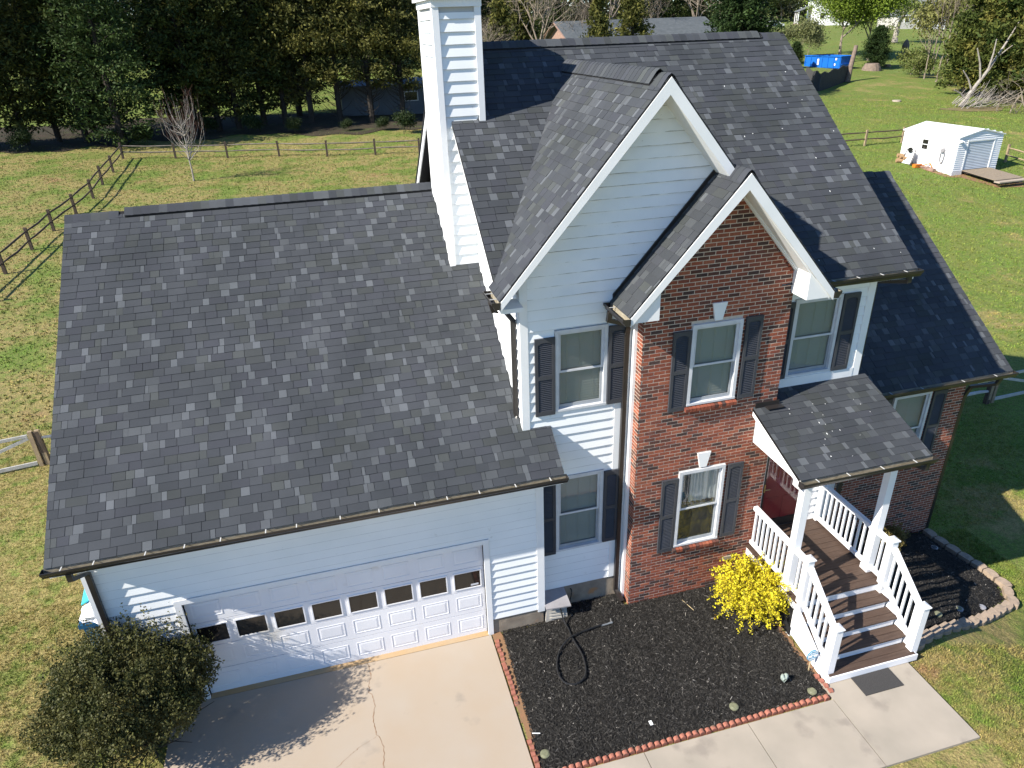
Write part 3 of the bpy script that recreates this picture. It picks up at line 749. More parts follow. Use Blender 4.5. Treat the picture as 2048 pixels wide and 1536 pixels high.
MB().hexa([(GD[0]-.1, YG-.04, -.05), (GD[1]+.0, YG-.04, -.05), (GD[1], YG+.4, -.05), (GD[0]-.1, YG+.4, -.05), (GD[0]-.1, YG-.04, .016), (GD[1], YG-.04, .016), (GD[1], YG+.4, .06), (GD[0]-.1, YG+.4, .06)]).build('garage_apron', 'apron', house)
MB().box(GD[0]-.3, GD[1]+.3, YG+.5, YG+.52, 0, 2.4).build('garage_interior', 'dark', house)

# ---- roofs
G_E, G_R = (YG-.42, 3.60), (4.495, 7.335)          # garage eave (y,z) and ridge
run, rise = G_R[0]-G_E[0], G_R[1]-G_E[1]; L, cy_, sy_ = slope_v(run, rise); GV = (0, cy_, sy_); GX0, GX1 = XGL-.24, XGR+.27
groof = roof_slab('garage_roof', (GX0, *G_E), (1, 0, 0), GV, -GX0, L)
lx = (0-G_E[0])/cy_
roof_slab('garage_roof', (0, *G_E), (1, 0, 0), GV, GX1, lx+.0)
shingles(groof, (GX0, *G_E), (1, 0, 0), GV, -GX0, L-.08, hi=lambda v: (GX1-GX0) if v < lx-.02 else -GX0, near=True)
roof_slab('garage_roof', (0, 2*G_R[0]-G_E[0], G_E[1]), (-1, 0, 0), (0, -cy_, sy_), -GX0, L)
ridge_caps(groof, (GX0+1.0, *G_R), (-.45, *G_R), rise/run)
ridge_caps(groof, (GX0, *G_R), (GX0+1.0, *G_R), rise/run, up=.006)
rk = MB()                                          # rake boards and soffits of the garage
def rakeboard(mb, x, y0, z0, y1, z1, wx=.03, h=.19, dz=.02):
    MB().hexa([(x, y0, z0-h-dz), (x+wx, y0, z0-h-dz), (x+wx, y1, z1-h-dz), (x, y1, z1-h-dz), (x, y0, z0-dz), (x+wx, y0, z0-dz), (x+wx, y1, z1-dz), (x, y1, z1-dz)]).build('rake_board', 'trim', house)
rakeboard(rk, GX0+.02, G_E[0], G_E[1], G_R[0], G_R[1]); rakeboard(rk, GX0+.02, G_R[0], G_R[1], 2*G_R[0]-G_E[0], G_E[1])
rakeboard(rk, GX1-.05, G_E[0], G_E[1], -.03, G_E[1]+(-.03-G_E[0])*rise/run)
trimbox(GX0+.03, GX1-.03, G_E[0]+.022, YG-.0, G_E[1]-.20, G_E[1]-.17, n='soffit'); trimbox(GX0+.03, GX1-.03, G_E[0]-.010, G_E[0]+.02, G_E[1]-.2, G_E[1]-.02, n='fascia')
gutter((GX0-.02, G_E[0]-.012, G_E[1]-.02), (GX1+.03, G_E[0]-.012, G_E[1]-.02), (0, -1, 0), 14)
downspout([(XGL+.06, G_E[0]-.07, G_E[1]-.13), (XGL+.06, G_E[0]-.07, 3.36), (XGL+.10, YG-.075, 3.12), (XGL+.10, YG-.075, .2), (XGL+.10, YG-.25, .08)])

M_E, M_R = (-.355, 6.236), (4.357, 9.822); MX0, MX1 = -.36, 6.925
run, rise = M_R[0]-M_E[0], M_R[1]-M_E[1]; L, cy_, sy_ = slope_v(run, rise); MV = (0, cy_, sy_); sm = rise/run
voff = (.12-M_E[0])/cy_
mroof = roof_slab('main_roof', (4.3, *M_E), (1, 0, 0), MV, MX1-4.3, L)
roof_slab('main_roof', (MX0, .12, M_E[1]+.475*sm), (1, 0, 0), MV, 4.3-MX0, L-voff)
shingles(mroof, (4.3, *M_E), (1, 0, 0), MV, MX1-4.3, L-.06, lo=lambda v: 0 if v < voff else MX0-4.3)
roof_slab('main_roof', (MX1, 2*M_R[0]-M_E[0], M_E[1]), (-1, 0, 0), (0, -cy_, sy_), MX1-MX0, L)
ridge_caps(mroof, (.5, *M_R), (MX1-.55, *M_R), sm, up=.045); ridge_caps(mroof, (MX1-.55, *M_R), (MX1, *M_R), sm, up=.006)
rk = MB(); rakeboard(rk, MX0+.02, .12, M_E[1]+.475*sm, *M_R); rakeboard(rk, MX0+.02, *M_R, 2*M_R[0]-M_E[0], M_E[1], h=.24)
rakeboard(rk, MX1-.05, *M_E, *M_R); rakeboard(rk, MX1-.05, *M_R, 2*M_R[0]-M_E[0], M_E[1])
trimbox(4.6, MX1-.03, M_E[0]+.022, 0, M_E[1]-.17, M_E[1]-.15, n='soffit'); trimbox(4.9, MX1-.03, M_E[0]-.010, M_E[0]+.02, M_E[1]-.17, M_E[1]-.02, n='fascia')
# soffit under the left overhang
MB().hexa([(MX0+.03, .12, 6.45), (.0, .12, 6.45), (.0, 4.36, 9.66), (MX0+.03, 4.36, 9.66), (MX0+.03, .12, 6.47), (.0, .12, 6.47), (.0, 4.36, 9.68), (MX0+.03, 4.36, 9.68)]).build('soffit', 'trim', house)
gutter((5.0, M_E[0]-.012, M_E[1]-.02), (MX1+.03, M_E[0]-.012, M_E[1]-.02), (0, -1, 0), 4)
downspout([(6.75, -.42, 6.12), (6.75, -.42, 6.02), (6.52, .06, 5.9), (6.52, .06, 4.2)])

# big cross gable
L, cx_, sx_ = slope_v(GXP+.414, GZP-GZE); GY0 = -GO; GY1 = 3.9
def yval(z): return M_E[0]+(z-M_E[1])/sm
cg = None
for sg in (1, -1):                                 # each slope runs back only as far as its valley
    f = lambda x: GXP+(x-GXP)*sg
    q = [Vector(p) for p in ((f(-.414), GY0, GZE), (f(GXP), GY0, GZP), (f(GXP), yval(GZP)+.1, GZP), (f(-.414), yval(GZE)+.05, GZE))]
    if sg < 0: q = q[::-1]
    dn = Vector((sx_*sg, 0, -cx_))*.05
    o_ = MB().hexa([p+dn for p in q]+[p-dn*.02*-1 for p in q]).build('cross_gable_roof', 'roofdeck', house); cg = cg or o_
shingles(cg, (-.414, GY1, GZE), (0, -1, 0), (cx_, 0, sx_), GY1-GY0, L-.06, lo=lambda v: GY1-min(GY1, yval(GZE+v*sx_)+.16))
shingles(cg, (2*GXP+.414, GY0, GZE), (0, 1, 0), (-cx_, 0, sx_), GY1-GY0, L-.06, hi=lambda v: yval(GZE+v*sx_)+.16-GY0)
ridge_caps(cg, (GXP, GY0+.36, GZP), (GXP, GY1-.02, GZP), gs, up=.05, wdt=.16); ridge_caps(cg, (GXP, GY0, GZP), (GXP, GY0+.36, GZP), gs, up=.008)
def gable_rake(x0, z0, xp, zp, y0, w=.16, th=.03, dz=.03, name='gable_rake_board', both=True):
    mb = MB(); s = (zp-z0)/(xp-x0)
    for sg in (1, -1) if both else (1,):
        f = lambda x: xp+(x-xp)*sg
        mb.prism([(f(x0), y0, z0-dz), (f(xp), y0, zp-dz), (f(xp), y0, zp-dz-w*math.hypot(1, s)*.92), (f(x0), y0, z0-dz-w*.8)], (0, th, 0))
    return mb.build(name, 'trim', house)
gable_rake(-.414, GZE, GXP, GZP, GY0-.012)
sf = MB()
for sg in (1, -1):
    f = lambda x: GXP+(x-GXP)*sg
    sf.prism([(f(-.38), GY0+.018, GZE-.12), (f(GXP), GY0+.018, GZP-.22), (f(GXP), GY0+.018, GZP-.25), (f(-.38), GY0+.018, GZE-.145)], (0, GO-.02, 0))
sf.build('soffit', 'trim', house)
MB().box(-.40, -.038, -.30, .12, GZE-.27, GZE-.2).build('eave_return', 'trim', house)
gutter((-.43, .12, GZE-.03), (-.43, GY0-.01, GZE-.03), (-1, 0, 0), 2)
downspout([(-.49, -.1, GZE-.14), (-.44, -.02, GZE-.30), (-.20, .16, GZE-.42), (-.075, .22, GZE-.6), (-.075, .22, 4.25), (-.16, .14, 4.12)])

# bay gable
BO = .439; BYE = YB-BO; BZE, BZP = 6.21, 8.188; BX0 = XB0-.424; BX1 = XB1+.424
L, cx_, sx_ = slope_v(bm-BX0, BZP-BZE)
broof = roof_slab('bay_roof', (BX0, -.03, BZE), (0, -1, 0), (cx_, 0, sx_), -.03-BYE, L, th=.04)
roof_slab('bay_roof', (BX1, BYE, BZE), (0, 1, 0), (-cx_, 0, sx_), 2.2-BYE, L, th=.04)
shingles(broof, (BX0, -.03, BZE), (0, -1, 0), (cx_, 0, sx_), -.03-BYE, L-.05)
shingles(broof, (BX1, BYE, BZE), (0, 1, 0), (-cx_, 0, sx_), 2.2-BYE, L-.05)
ridge_caps(broof, (bm, BYE, BZP), (bm, .0, BZP), bs, up=.012)
gable_rake(BX0, BZE, bm, BZP, BYE-.012, w=.17)
MB().hexa([(BX0+.02, -.055, BZE+.0), (BX0+.02, -.03, BZE), (bm-.08, -.03, BZP-.1), (bm-.08, -.055, BZP-.1), (BX0+.02, -.055, BZE+.10), (BX0+.02, -.03, BZE+.10), (bm-.08, -.03, BZP+.0), (bm-.08, -.055, BZP+.0)]).build('step_flashing', 'gutter', house)
sf = MB()
for sg in (1, -1):
    f = lambda x: bm+(x-bm)*sg
    sf.prism([(f(BX0+.05), BYE+.018, BZE-.13), (f(bm), BYE+.018, BZP-.23), (f(bm), BYE+.018, BZP-.26), (f(BX0+.05), BYE+.018, BZE-.16)], (0, BO-.02, 0))
    MB().prism([(f(BX0+.01), BYE+.02, 6.085), (f(XB0+.05), BYE+.02, 6.085), (f(XB0+.05), BYE+.02, 6.53), (f(BX0+.01), BYE+.02, 6.12)], (0, BO+.33, 0)).build('eave_return', 'trim', house)
sf.build('soffit', 'trim', house)
gutter((BX0-.012, -.04, BZE-.03), (BX0-.012, BYE-.02, BZE-.03), (-1, 0, 0), 1)
gutter((BX1+.012, BYE-.02, BZE-.03), (BX1+.012, -.30, BZE-.03), (1, 0, 0), 1)
downspout([(BX0-.07, -.16, BZE-.14), (BX0-.07, -.12, BZE-.30), (1.752, -.10, BZE-.42), (1.752, -.075, 5.6), (1.752, -.075, .18), (1.80, -.28, .07)])

# wing
W_E, W_R = (.40, 3.35), (4.95, 6.66); WX1 = 10.77
run, rise = W_R[0]-W_E[0], W_R[1]-W_E[1]; L, cy_, sy_ = slope_v(run, rise)
wroof = roof_slab('wing_roof', (W2+.01, *W_E), (1, 0, 0), (0, cy_, sy_), WX1-W2-.01, L)
shingles(wroof, (W2+.01, *W_E), (1, 0, 0), (0, cy_, sy_), WX1-W2-.01, L-.02)
roof_slab('wing_roof', (WX1, 2*W_R[0]-W_E[0], W_E[1]), (-1, 0, 0), (0, -cy_, sy_), WX1-W2-.01, L)
ridge_caps(wroof, (W2+.05, *W_R), (WX1-.45, *W_R), rise/run, up=.03); ridge_caps(wroof, (WX1-.45, *W_R), (WX1, *W_R), rise/run, up=.006)
rk = MB(); rakeboard(rk, WX1-.05, *W_E, *W_R); rakeboard(rk, WX1-.05, *W_R, 2*W_R[0]-W_E[0], W_E[1])
trimbox(W2+.035, WX1-.03, W_E[0]-.010, W_E[0]+.02, W_E[1]-.16, W_E[1]-.02, n='fascia')
rk.hexa([(XW, W_E[0], W_E[1]-.2), (WX1-.03, W_E[0], W_E[1]-.2), (WX1-.03, W_R[0], W_R[1]-.2), (XW, W_R[0], W_R[1]-.2), (XW, W_E[0], W_E[1]-.18), (WX1-.03, W_E[0], W_E[1]-.18), (WX1-.03, W_R[0], W_R[1]-.18), (XW, W_R[0], W_R[1]-.18)])
rk.build('soffit', 'trim', house)
gutter((6.5, W_E[0]-.012, W_E[1]-.02), (WX1+.03, W_E[0]-.012, W_E[1]-.02), (0, -1, 0), 5)
downspout([(10.45, W_E[0]-.07, 3.24), (10.4, W_E[0]-.05, 3.10), (10.08, YW-.02, 2.95), (10.01, YW+.03, 2.7), (10.01, YW+.03, -.8)])

# chimney
XC0, XC1, YC, YC1, ZC = -.552, .217, 2.855, 4.35, 10.445
ch = MB(); ch.box(XC0+.02, XC1-.02, YC+.02, YC1-.02, 3.2, ZC-.02); chim = ch.build('chimney', 'sheath', house)
zr_c = M_E[1]+(YC-M_E[0])*sm
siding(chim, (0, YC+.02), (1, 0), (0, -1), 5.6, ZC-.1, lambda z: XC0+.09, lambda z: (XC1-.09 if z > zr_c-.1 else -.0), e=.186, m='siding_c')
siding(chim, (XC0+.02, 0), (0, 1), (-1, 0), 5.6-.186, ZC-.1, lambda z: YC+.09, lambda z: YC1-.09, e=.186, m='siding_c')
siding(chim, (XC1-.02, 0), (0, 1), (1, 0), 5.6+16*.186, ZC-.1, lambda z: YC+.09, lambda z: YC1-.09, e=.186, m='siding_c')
cb = MB()
for x0, x1 in ((XC0-.018, XC0+.09), (XC1-.09, XC1+.018)):
    cb.box(x0, x1, YC-.028, YC+.02, 5.4 if x0 < 0 else 8.3, ZC-.02); cb.box(x0, x1, YC1-.02, YC1+.028, 5.4, ZC-.02)
cb.box(XC0-.02, XC0+.02, YC+.02, YC+.12, 5.4, ZC-.02); cb.box(XC0-.02, XC0+.02, YC1-.12, YC1-.02, 5.4, ZC-.02)
cb.box(XC1-.02, XC1+.02, YC+.02, YC+.12, 8.3, ZC-.02)
cb.build('corner_board', 'trim', chim)
cp_ = MB(); cp_.box(XC0-.03, XC1+.03, YC-.04, YC1+.04, ZC-.02, ZC+.09); cp_.box(XC0-.09, XC1+.09, YC-.10, YC1+.10, ZC+.09, ZC+.26); cp_.box(XC0-.13, XC1+.13, YC-.14, YC1+.14, ZC+.26, ZC+.33)
cp_.build('chimney_cap', 'trim', chim)
fl = MB().lathe([(.13, ZC+.33), (.13, ZC+.62), (.22, ZC+.64), (.22, ZC+.70), (.02, ZC+.78)], (XC0+XC1)/2, (YC+YC1)/2, 16).build('flue_cap', 'steel', chim)
# flashing at the chimney foot
MB().box(XC0-.03, .0, YC-.06, YC-.028, 5.0, 5.02).build('chimney_flashing', 'trim', chim) if False else None

# ---- front door
dr = MB(); dr.box(DR[0], DR[0]+.07, -.05, .1, DR[2], DR[3]); dr.box(DR[1]-.07, DR[1], -.05, .1, DR[2], DR[3]); dr.box(DR[0]+.07, DR[1]-.07, -.05, .1, DR[3]-.07, DR[3])
door = dr.build('front_door', 'trim', house)
d0, d1 = DR[0]+.07, DR[1]-.07
sl_ = MB().box(d0, d1, .012, .05, DR[2]+.02, DR[3]-.07)
for zz0, zz1 in ((DR[2]+.18, DR[2]+.72), (DR[2]+.9, DR[2]+1.55), (DR[2]+1.68, DR[2]+1.9)):
    for k in (0, 1):
        xa = d0+.11+k*.42; sl_.box(xa, xa+.32, .004, .012, zz0, zz1)
sl_.build('door_leaf', 'red_door', door)
st = MB(); t = .055
st.box(d0, d0+t, -.035, -.005, DR[2]+.02, DR[3]-.07); st.box(d1-t, d1, -.035, -.005, DR[2]+.02, DR[3]-.07); st.box(d0+t, d1-t, -.035, -.005, DR[3]-.07-t, DR[3]-.07); st.box(d0+t, d1-t, -.035, -.005, DR[2]+.02, DR[2]+.2)
st.build('storm_door_frame', 'gutter', door)
MB().box(d0+t, d1-t, -.022, -.018, DR[2]+.2, DR[3]-.07-t).build('storm_door_pane', 'storm', door)
hd = MB(); hd.box(d0+.025, d0+.055, -.05, -.035, 1.80, 1.98); hd.tube([(d0+.04, -.06, 1.86), (d0+.15, -.065, 1.86)], .009); hd.build('door_handle', 'brass', door)

# ---- porch
pz = .87
PX0, PX1, PYF = 4.36, 6.20, -1.99
pd = MB(); pd.box(PX0+.02, PX1-.02, PYF+.02, -.02, pz-.22, pz-.032); porch = pd.build('porch_deck', 'vinyl', house)
y = PYF-.012; k = 0
while y < -.05:
    y1 = min(y+.138, -.02); MB().box(PX0-.012, PX1+.012, y, y1-.006, pz-.030, pz+random.uniform(-.002, .002)).build('deck_board', 'deck', porch); y += .138
for x in (PX0+.08, PX1-.08):
    for yy in (PYF+.1, -.4): MB().box(x-.05, x+.05, yy-.05, yy+.05, -.1, pz-.22).build('support_post', 'vinyl', porch)
MB().box(PX0+.02, PX0+.04, PYF+.05, YB-.01, .02, pz-.22).build('skirt_panel', 'dark', porch)
MB().box(PX1-.04, PX1-.02, PYF+.05, YB-.01, .02, pz-.22).build('skirt_panel', 'dark', porch)
stp = MB(); SX0, SX1 = 4.40, 6.10; tread = .262; riser = pz/5
steps = None
st_m = MB()
st_m.prism([(SX0+.06, PYF, .02), (SX0+.06, PYF-4*tread+.03, .02), (SX0+.06, PYF, pz-riser-.06)], (SX1-SX0-.12, 0, 0))
steps = st_m.build('porch_steps', 'dark', house)
for sx in (SX0-.042, SX1+.002):                      # stringers
    MB().prism([(sx, PYF, .12), (sx, PYF-3*tread, .01), (sx, PYF-4*tread-.02, .01), (sx, PYF-4*tread-.02, riser-.05), (sx, PYF, pz-.06)], (.04, 0, 0)).build('stringer', 'vinyl', steps)
for k in range(5):
    yk = PYF-(4-k)*tread; zt = riser*(k+1)
    MB().box(SX0+.05, SX1-.05, yk-.0, yk+.02, riser*k-.0+.002, zt-.032).build('riser', 'vinyl', steps)
    if k < 4:
        for j in range(2):
            ya = yk-.024+j*(tread+.024)/2
            MB().box(SX0+.0, SX1-.0, ya, ya+(tread+.024)/2-.006, zt-.030, zt).build('tread_board', 'deck', steps)
MB().box(SX0-.03, SX1+.03, PYF-4*tread-.045, PYF-4*tread-.024, riser-.13, riser+.004).build('nosing_board', 'vinyl', steps)

def baluster_row(parent, p0, p1, n, h, vertical=True):
    p0 = Vector(p0); p1 = Vector(p1)
    for i in range(n):
        p = p0.lerp(p1, (i+.5)/n); MB().box(p.x-.018, p.x+.018, p.y-.018, p.y+.018, p.z, p.z+h).build('baluster', 'vinyl', parent)
def railing(x, y0, z0, y1, z1, n, name='porch_railing'):
    r = MB(); hb_, ht = .10, .90
    r.beam((x, y0, z0+ht), (x, y1, z1+ht), .085, .075)
    o = r.build(name, 'vinyl', house); MB().beam((x, y0, z0+hb_), (x, y1, z1+hb_), .06, .07).build('bottom_rail', 'vinyl', o)
    baluster_row(o, (x, y0, z0+hb_+.03), (x, y1, z1+hb_+.03), n, ht-hb_-.06)
    return o
def post(x, y, z0, z1, w=.13, name='newel_post', cap=True):
    mb = MB(); mb.box(x-w/2, x+w/2, y-w/2, y+w/2, z0, z1)
    if cap:
        a = w/2+.018; mb.box(x-a, x+a, y-a, y+a, z1, z1+.022)
        mb.add([(x-a, y-a, z1+.022), (x+a, y-a, z1+.022), (x+a, y+a, z1+.022), (x-a, y+a, z1+.022), (x, y, z1+.06)], [(0, 1, 4), (1, 2, 4), (2, 3, 4), (3, 0, 4)])
    return mb.build(name, 'vinyl', house)
LX, RX = 4.43, 6.12
railing(LX, YB-.03, pz, -1.56, pz, 9); railing(RX, -.10, pz, -1.56, pz, 11)
zpo = 3.28
for x in (LX, RX):
    post(x, -1.62, pz, zpo, .14, 'porch_post', False)
    MB().box(x-.09, x+.09, -1.71, -1.53, pz, pz+.10).build('post_base', 'vinyl', house)
    post(x, PYF-.03, .25, pz+.98); post(x, PYF-4*tread+.10, .03, riser+.98)
    railing(x, -1.69, pz, PYF+.04, pz, 1)
    railing(x, PYF-.10, pz-.06, PYF-4*tread+.17, riser+.02, 6, 'stair_railing')
MB().box(RX-.02, RX+.02, -.12, -.05, pz, pz+1).build('rail_post', 'vinyl', house)
# porch roof
P_E = (-1.85, 3.437); PRX0, PRX1 = 4.085, 6.632; pzw = 4.12
run, rise = -P_E[0], pzw-P_E[1]; L, cy_, sy_ = slope_v(run, rise)
Lb = (YB-.012-P_E[0])/cy_
proof = roof_slab('porch_roof', (PRX0, *P_E), (1, 0, 0), (0, cy_, sy_), XB1-PRX0, Lb, th=.05)
roof_slab('porch_roof', (XB1+.004, *P_E), (1, 0, 0), (0, cy_, sy_), PRX1-XB1-.004, L-.03, th=.05)
shingles(proof, (PRX0, *P_E), (1, 0, 0), (0, cy_, sy_), PRX1-PRX0, L-.04, lo=lambda v: 0 if v < Lb-.1 else XB1+.02-PRX0)
MB().box(4.30, 4.62, YB-.15, YB-.0, 3.985, 4.0).build('step_flashing', 'gutter', house)
MB().hexa([(4.13, YB-.03, 3.98), (XB1+.05, YB-.03, 3.98), (XB1+.05, YB-.014, 3.98), (4.13, YB-.014, 3.98), (4.13, YB-.03, 4.12), (XB1+.05, YB-.03, 4.12), (XB1+.05, YB-.014, 4.12), (4.13, YB-.014, 4.12)]).build('step_flashing', 'gutter', house) if False else MB().box(4.12, XB1+.04, YB-.03, YB-.013, 3.93, 4.08).build('step_flashing', 'gutter', house)
pb = MB(); zs_ = rise/run
def zroof(y): return P_E[1]+(y-P_E[0])*zs_-.055
for x in (PRX0+.09, PRX1-.13):
    pb.prism([(x, P_E[0]+.06, zroof(P_E[0]+.06)-.12), (x, P_E[0]+.06, zroof(P_E[0]+.06)), (x, YB-.014 if x < XB1 else -.03, zroof(YB if x < XB1 else -.03)), (x, YB-.014 if x < XB1 else -.03, 3.28), (x, -1.4, 3.28)], (.04, 0, 0))
for x0 in (PRX0, PRX1-.03): rakeboard(pb, x0, *P_E, YB-.02 if x0 < 5 else -.05, zroof(YB-.02 if x0 < 5 else -.05)+.055, h=.12)
pb.box(PRX0+.13, PRX1-.13, -1.70, -1.54, 3.12, 3.30)
pb.box(LX-.08, LX+.08, -1.54, YB-.02, 3.12, 3.30); pb.box(RX-.08, RX+.08, -1.54, -.02, 3.12, 3.30)
pb.box(PRX0+.13, PRX1-.13, P_E[0]+.05, YB-.02, 3.30, 3.315)
pb.box(PRX0, PRX1, P_E[0]-.012, P_E[0]+.02, P_E[1]-.16, P_E[1]-.02)
pb.build('porch_beam', 'trim', house)
gutter((PRX0-.01, P_E[0]-.012, P_E[1]-.02), (PRX1+.04, P_E[0]-.012, P_E[1]-.02), (0, -1, 0), 4)
downspout([(6.52, P_E[0]-.07, 3.33), (6.52, P_E[0]-.07, 3.2), (6.5, -1.1, 3.02), (6.5, -.16, 2.85), (6.5, -.10, -.1)])
# droppings on the roofs
for n_, rf, P0, Vv_, wx, lv in ((20, 'porch_roof', (4.5, *P_E), (0, cy_, sy_), 1.7, 1.6), (20, 'main_roof', (4.6, *M_E), MV, 2.2, 5.6)):
    mb = MB(); Vv_ = Vector(Vv_); Nn = Vector((1, 0, 0)).cross(Vv_)
    for _ in range(n_):
        p = Vector(P0)+Vector((random.uniform(.1, wx), 0, 0))+Vv_*random.uniform(.2, lv)+Nn*.014; r = random.uniform(.004, .010); e = random.uniform(1, 2.6)
        mb.add([p+Vector((math.cos(a)*r, 0, 0))+Vv_*math.sin(a)*r*e for a in (0, 1.26, 2.5, 3.77, 5.0)], [(0, 1, 2, 3, 4)])
    mb.build('bird_droppings', 'dropping', proof if rf == 'porch_roof' else mroof)

# shingles: the nearest ones are parts, the rest one mesh for each roof
shing.sort(key=lambda q: q[0]); rest = {}
for i, (d_, p, vs_, fs_, c) in enumerate(shing):
    if i < 270: MB().add(vs_, fs_, c).build('shingle', 'shingle', p)
    else: rest.setdefault(p.name, (p, MB()))[1].add(vs_, fs_, c)
for p, mb in rest.values(): mb.build('shingles', 'shingle', p, kind='stuff')

# ------------------------------------------------------------------ things near the house
# scalloped terracotta edging of the front bed
ed = thing('scalloped_edging', 'row of scalloped terracotta edging blocks between black mulch and concrete walk', 'edging', (-.78, -3.3, 0))
def eblock(x, y, rz, sink=0.0):
    mb = MB(); w_ = .047; n = 5; prof = [(-w_, -.06)]+[(-w_*math.cos(math.pi*i/n), .045+.038*math.sin(math.pi*i/n)) for i in range(n+1)]+[(w_, -.06)]
    ca, sa = math.cos(rz), math.sin(rz); t = .033
    pts = [(x+p*ca+t*sa, y+p*sa-t*ca, z-sink) for p, z in prof]
    mb.prism(pts, (-2*t*sa, 2*t*ca, random.uniform(-.004, .004))); mb.build('edging_block', 'terracotta', ed)
x = -.72
while x < 4.26:
    eblock(x, -3.29+random.uniform(-.008, .008), random.uniform(-.08, .08), random.uniform(-.005, .012)); x += .1085
for i in range(4): eblock(4.31-.01*i, -3.20+i*.105, 1.5+random.uniform(-.2, .2), .01)
for i in range(26):
    if i in (6, 7, 8, 9, 10, 11): continue
    eblock(-.775+random.uniform(-.012, .012), -3.2+i*.107, 1.57+random.uniform(-.1, .1), random.uniform(.02, .06))
# tan block retaining wall round the side bed
rwp = [(p.x, p.y) for p in STN]
rw = thing('retaining_wall', 'low tan concrete block wall curving round the dark side bed', 'garden wall', (9.0, -1.6, terr(9, -1.6)))
def along(pts, step):
    out = []; carry = 0.0
    for a, b in zip(pts[:-1], pts[1:]):
        a = Vector(a); b = Vector(b); L_ = (b-a).length; t = carry
        while t < L_: out.append((a+(b-a)*(t/L_), math.atan2((b-a).y, (b-a).x))); t += step
        carry = t-L_
    return out
for lev, (off, zo) in enumerate(((0, -.16), (.14, -.01))):
    for p, a in along(rwp, .30):
        zb = terr(p.x, p.y)+zo
        a += random.uniform(-.07, .07); ca, sa = math.cos(a), math.sin(a); zt = zb+.143+random.uniform(-.004, .006); hw = .144
        q = p+Vector((ca, sa))*off; out_ = .10+random.uniform(-.012, .012)
        c4 = [(-hw*.9, -.09), (hw*.9, -.09), (hw, out_*.6), (hw*.4, out_), (-hw*.4, out_), (-hw, out_*.6)]
        MB().prism([(q.x+u*ca-v_*sa, q.y+u*sa+v_*ca, zb) for u, v_ in c4], (0, 0, zt-zb)).build('block', 'stone', rw)
# doormat
tag(MB().box(4.80, 5.54, -3.46, -3.0, .037, .052).build('doormat', 'mat'), 'dark grey doormat on the concrete at the foot of the steps', 'doormat')
# garden hose and its box
hb_o = thing('hose_box', 'putty coloured plastic hose box with grey lid beside the garage corner', 'hose box', (.42, -.2, 0))
q = MB(); q.hexa([(.23, -.34, .0), (.66, -.38, .0), (.66, -.05, .0), (.23, -.05, .0), (.26, -.32, .40), (.63, -.35, .40), (.63, -.07, .40), (.26, -.07, .40)]); bx = q.build('box_body', 'putty', hb_o)
for i in range(4): MB().hexa([(.31, -.365+i*.006, .08+i*.07), (.58, -.39+i*.006, .08+i*.07), (.58, -.36, .08+i*.07), (.31, -.34, .08+i*.07), (.31, -.362+i*.006, .11+i*.07), (.58, -.386+i*.006, .11+i*.07), (.58, -.36, .11+i*.07), (.31, -.34, .11+i*.07)]).build('slat', 'putty', bx)
MB().hexa([(.22, -.43, .40), (.69, -.47, .40), (.69, -.04, .48), (.22, -.04, .48), (.22, -.43, .425), (.69, -.47, .425), (.69, -.04, .505), (.22, -.04, .505)]).build('lid', 'greylid', hb_o)
def smooth(pts, n=8):
    out = []; P_ = [pts[0]]+list(pts)+[pts[-1]]
    for i in range(1, len(P_)-2):
        p0, p1, p2, p3 = [Vector(P_[i+k]) for k in (-1, 0, 1, 2)]
        for k in range(n):
            t = k/n; out.append(.5*((2*p1)+(-p0+p2)*t+(2*p0-5*p1+4*p2-p3)*t*t+(-p0+3*p1-3*p2+p3)*t**3))
    return out+[Vector(pts[-1])]
hp = [(a, b, c+.022) for a, b, c in [(.50, -.40, .34), (.53, -.52, .12), (.56, -.72, .075), (.55, -.99, .095), (.59, -1.40, .075), (.50, -1.76, .075), (.29, -1.90, .075), (.09, -1.80, .075), (.07, -1.50, .075), (.24, -1.14, .075), (.50, -.95, .12), (.84, -.83, .08), (1.18, -.78, .075)]]
hs = thing('garden_hose', 'black garden hose looped on the mulch with a silver nozzle', 'hose', (.3, -1.4, .05))
MB().tube(smooth(hp), .0155, 8).build('hose', 'rubber', hs)
nz = MB(); nz.tube([(1.18, -.78, .075), (1.30, -.775, .078), (1.40, -.77, .085)], [.017, .014, .022], 8); nz.tube([(1.38, -.77, .085), (1.40, -.69, .10)], .010, 6); nz.build('nozzle', 'steel', hs)
sp = MB(); sp.tube(smooth([(.83, -.02, .40), (.84, -.07, .40), (.83, -.07, .25), (.78, -.09, .12), (.70, -.12, .08)]), .010, 6); tag(sp.build('supply_hose', 'rubber'), 'short black hose running from the wall tap to the hose box', 'hose')
# yard alarm sign
sg = thing('security_sign', 'small blue and white eight sided alarm sign on a stake by the steps', 'sign', (4.23, -2.74, 0))
MB().box(4.222, 4.238, -2.735, -2.722, 0, .36).build('stake', 'straw', sg)
def octa(r0, y_, mb, z=.40, sx=.85):
    return [(4.23+r0*sx*math.cos(math.pi/8+k*math.pi/4), y_, z+r0*math.sin(math.pi/8+k*math.pi/4)) for k in range(8)]
MB().prism(octa(.13, -2.752, None), (0, .012, 0)).build('sign_plate', 'signblue', sg)
MB().prism(octa(.115, -2.755, None), (0, .002, 0)).build('sign_border', 'signwhite', sg)
MB().prism(octa(.104, -2.758, None), (0, .002, 0)).build('sign_field', 'signblue', sg)
MB().box(4.142, 4.318, -2.7605, -2.759, .372, .428).build('sign_band', 'signwhite', sg)
for zz in (.452, .466, .340, .326): MB().box(4.175, 4.285, -2.7605, -2.759, zz-.004, zz+.004).build('sign_text_line', 'signwhite', sg)
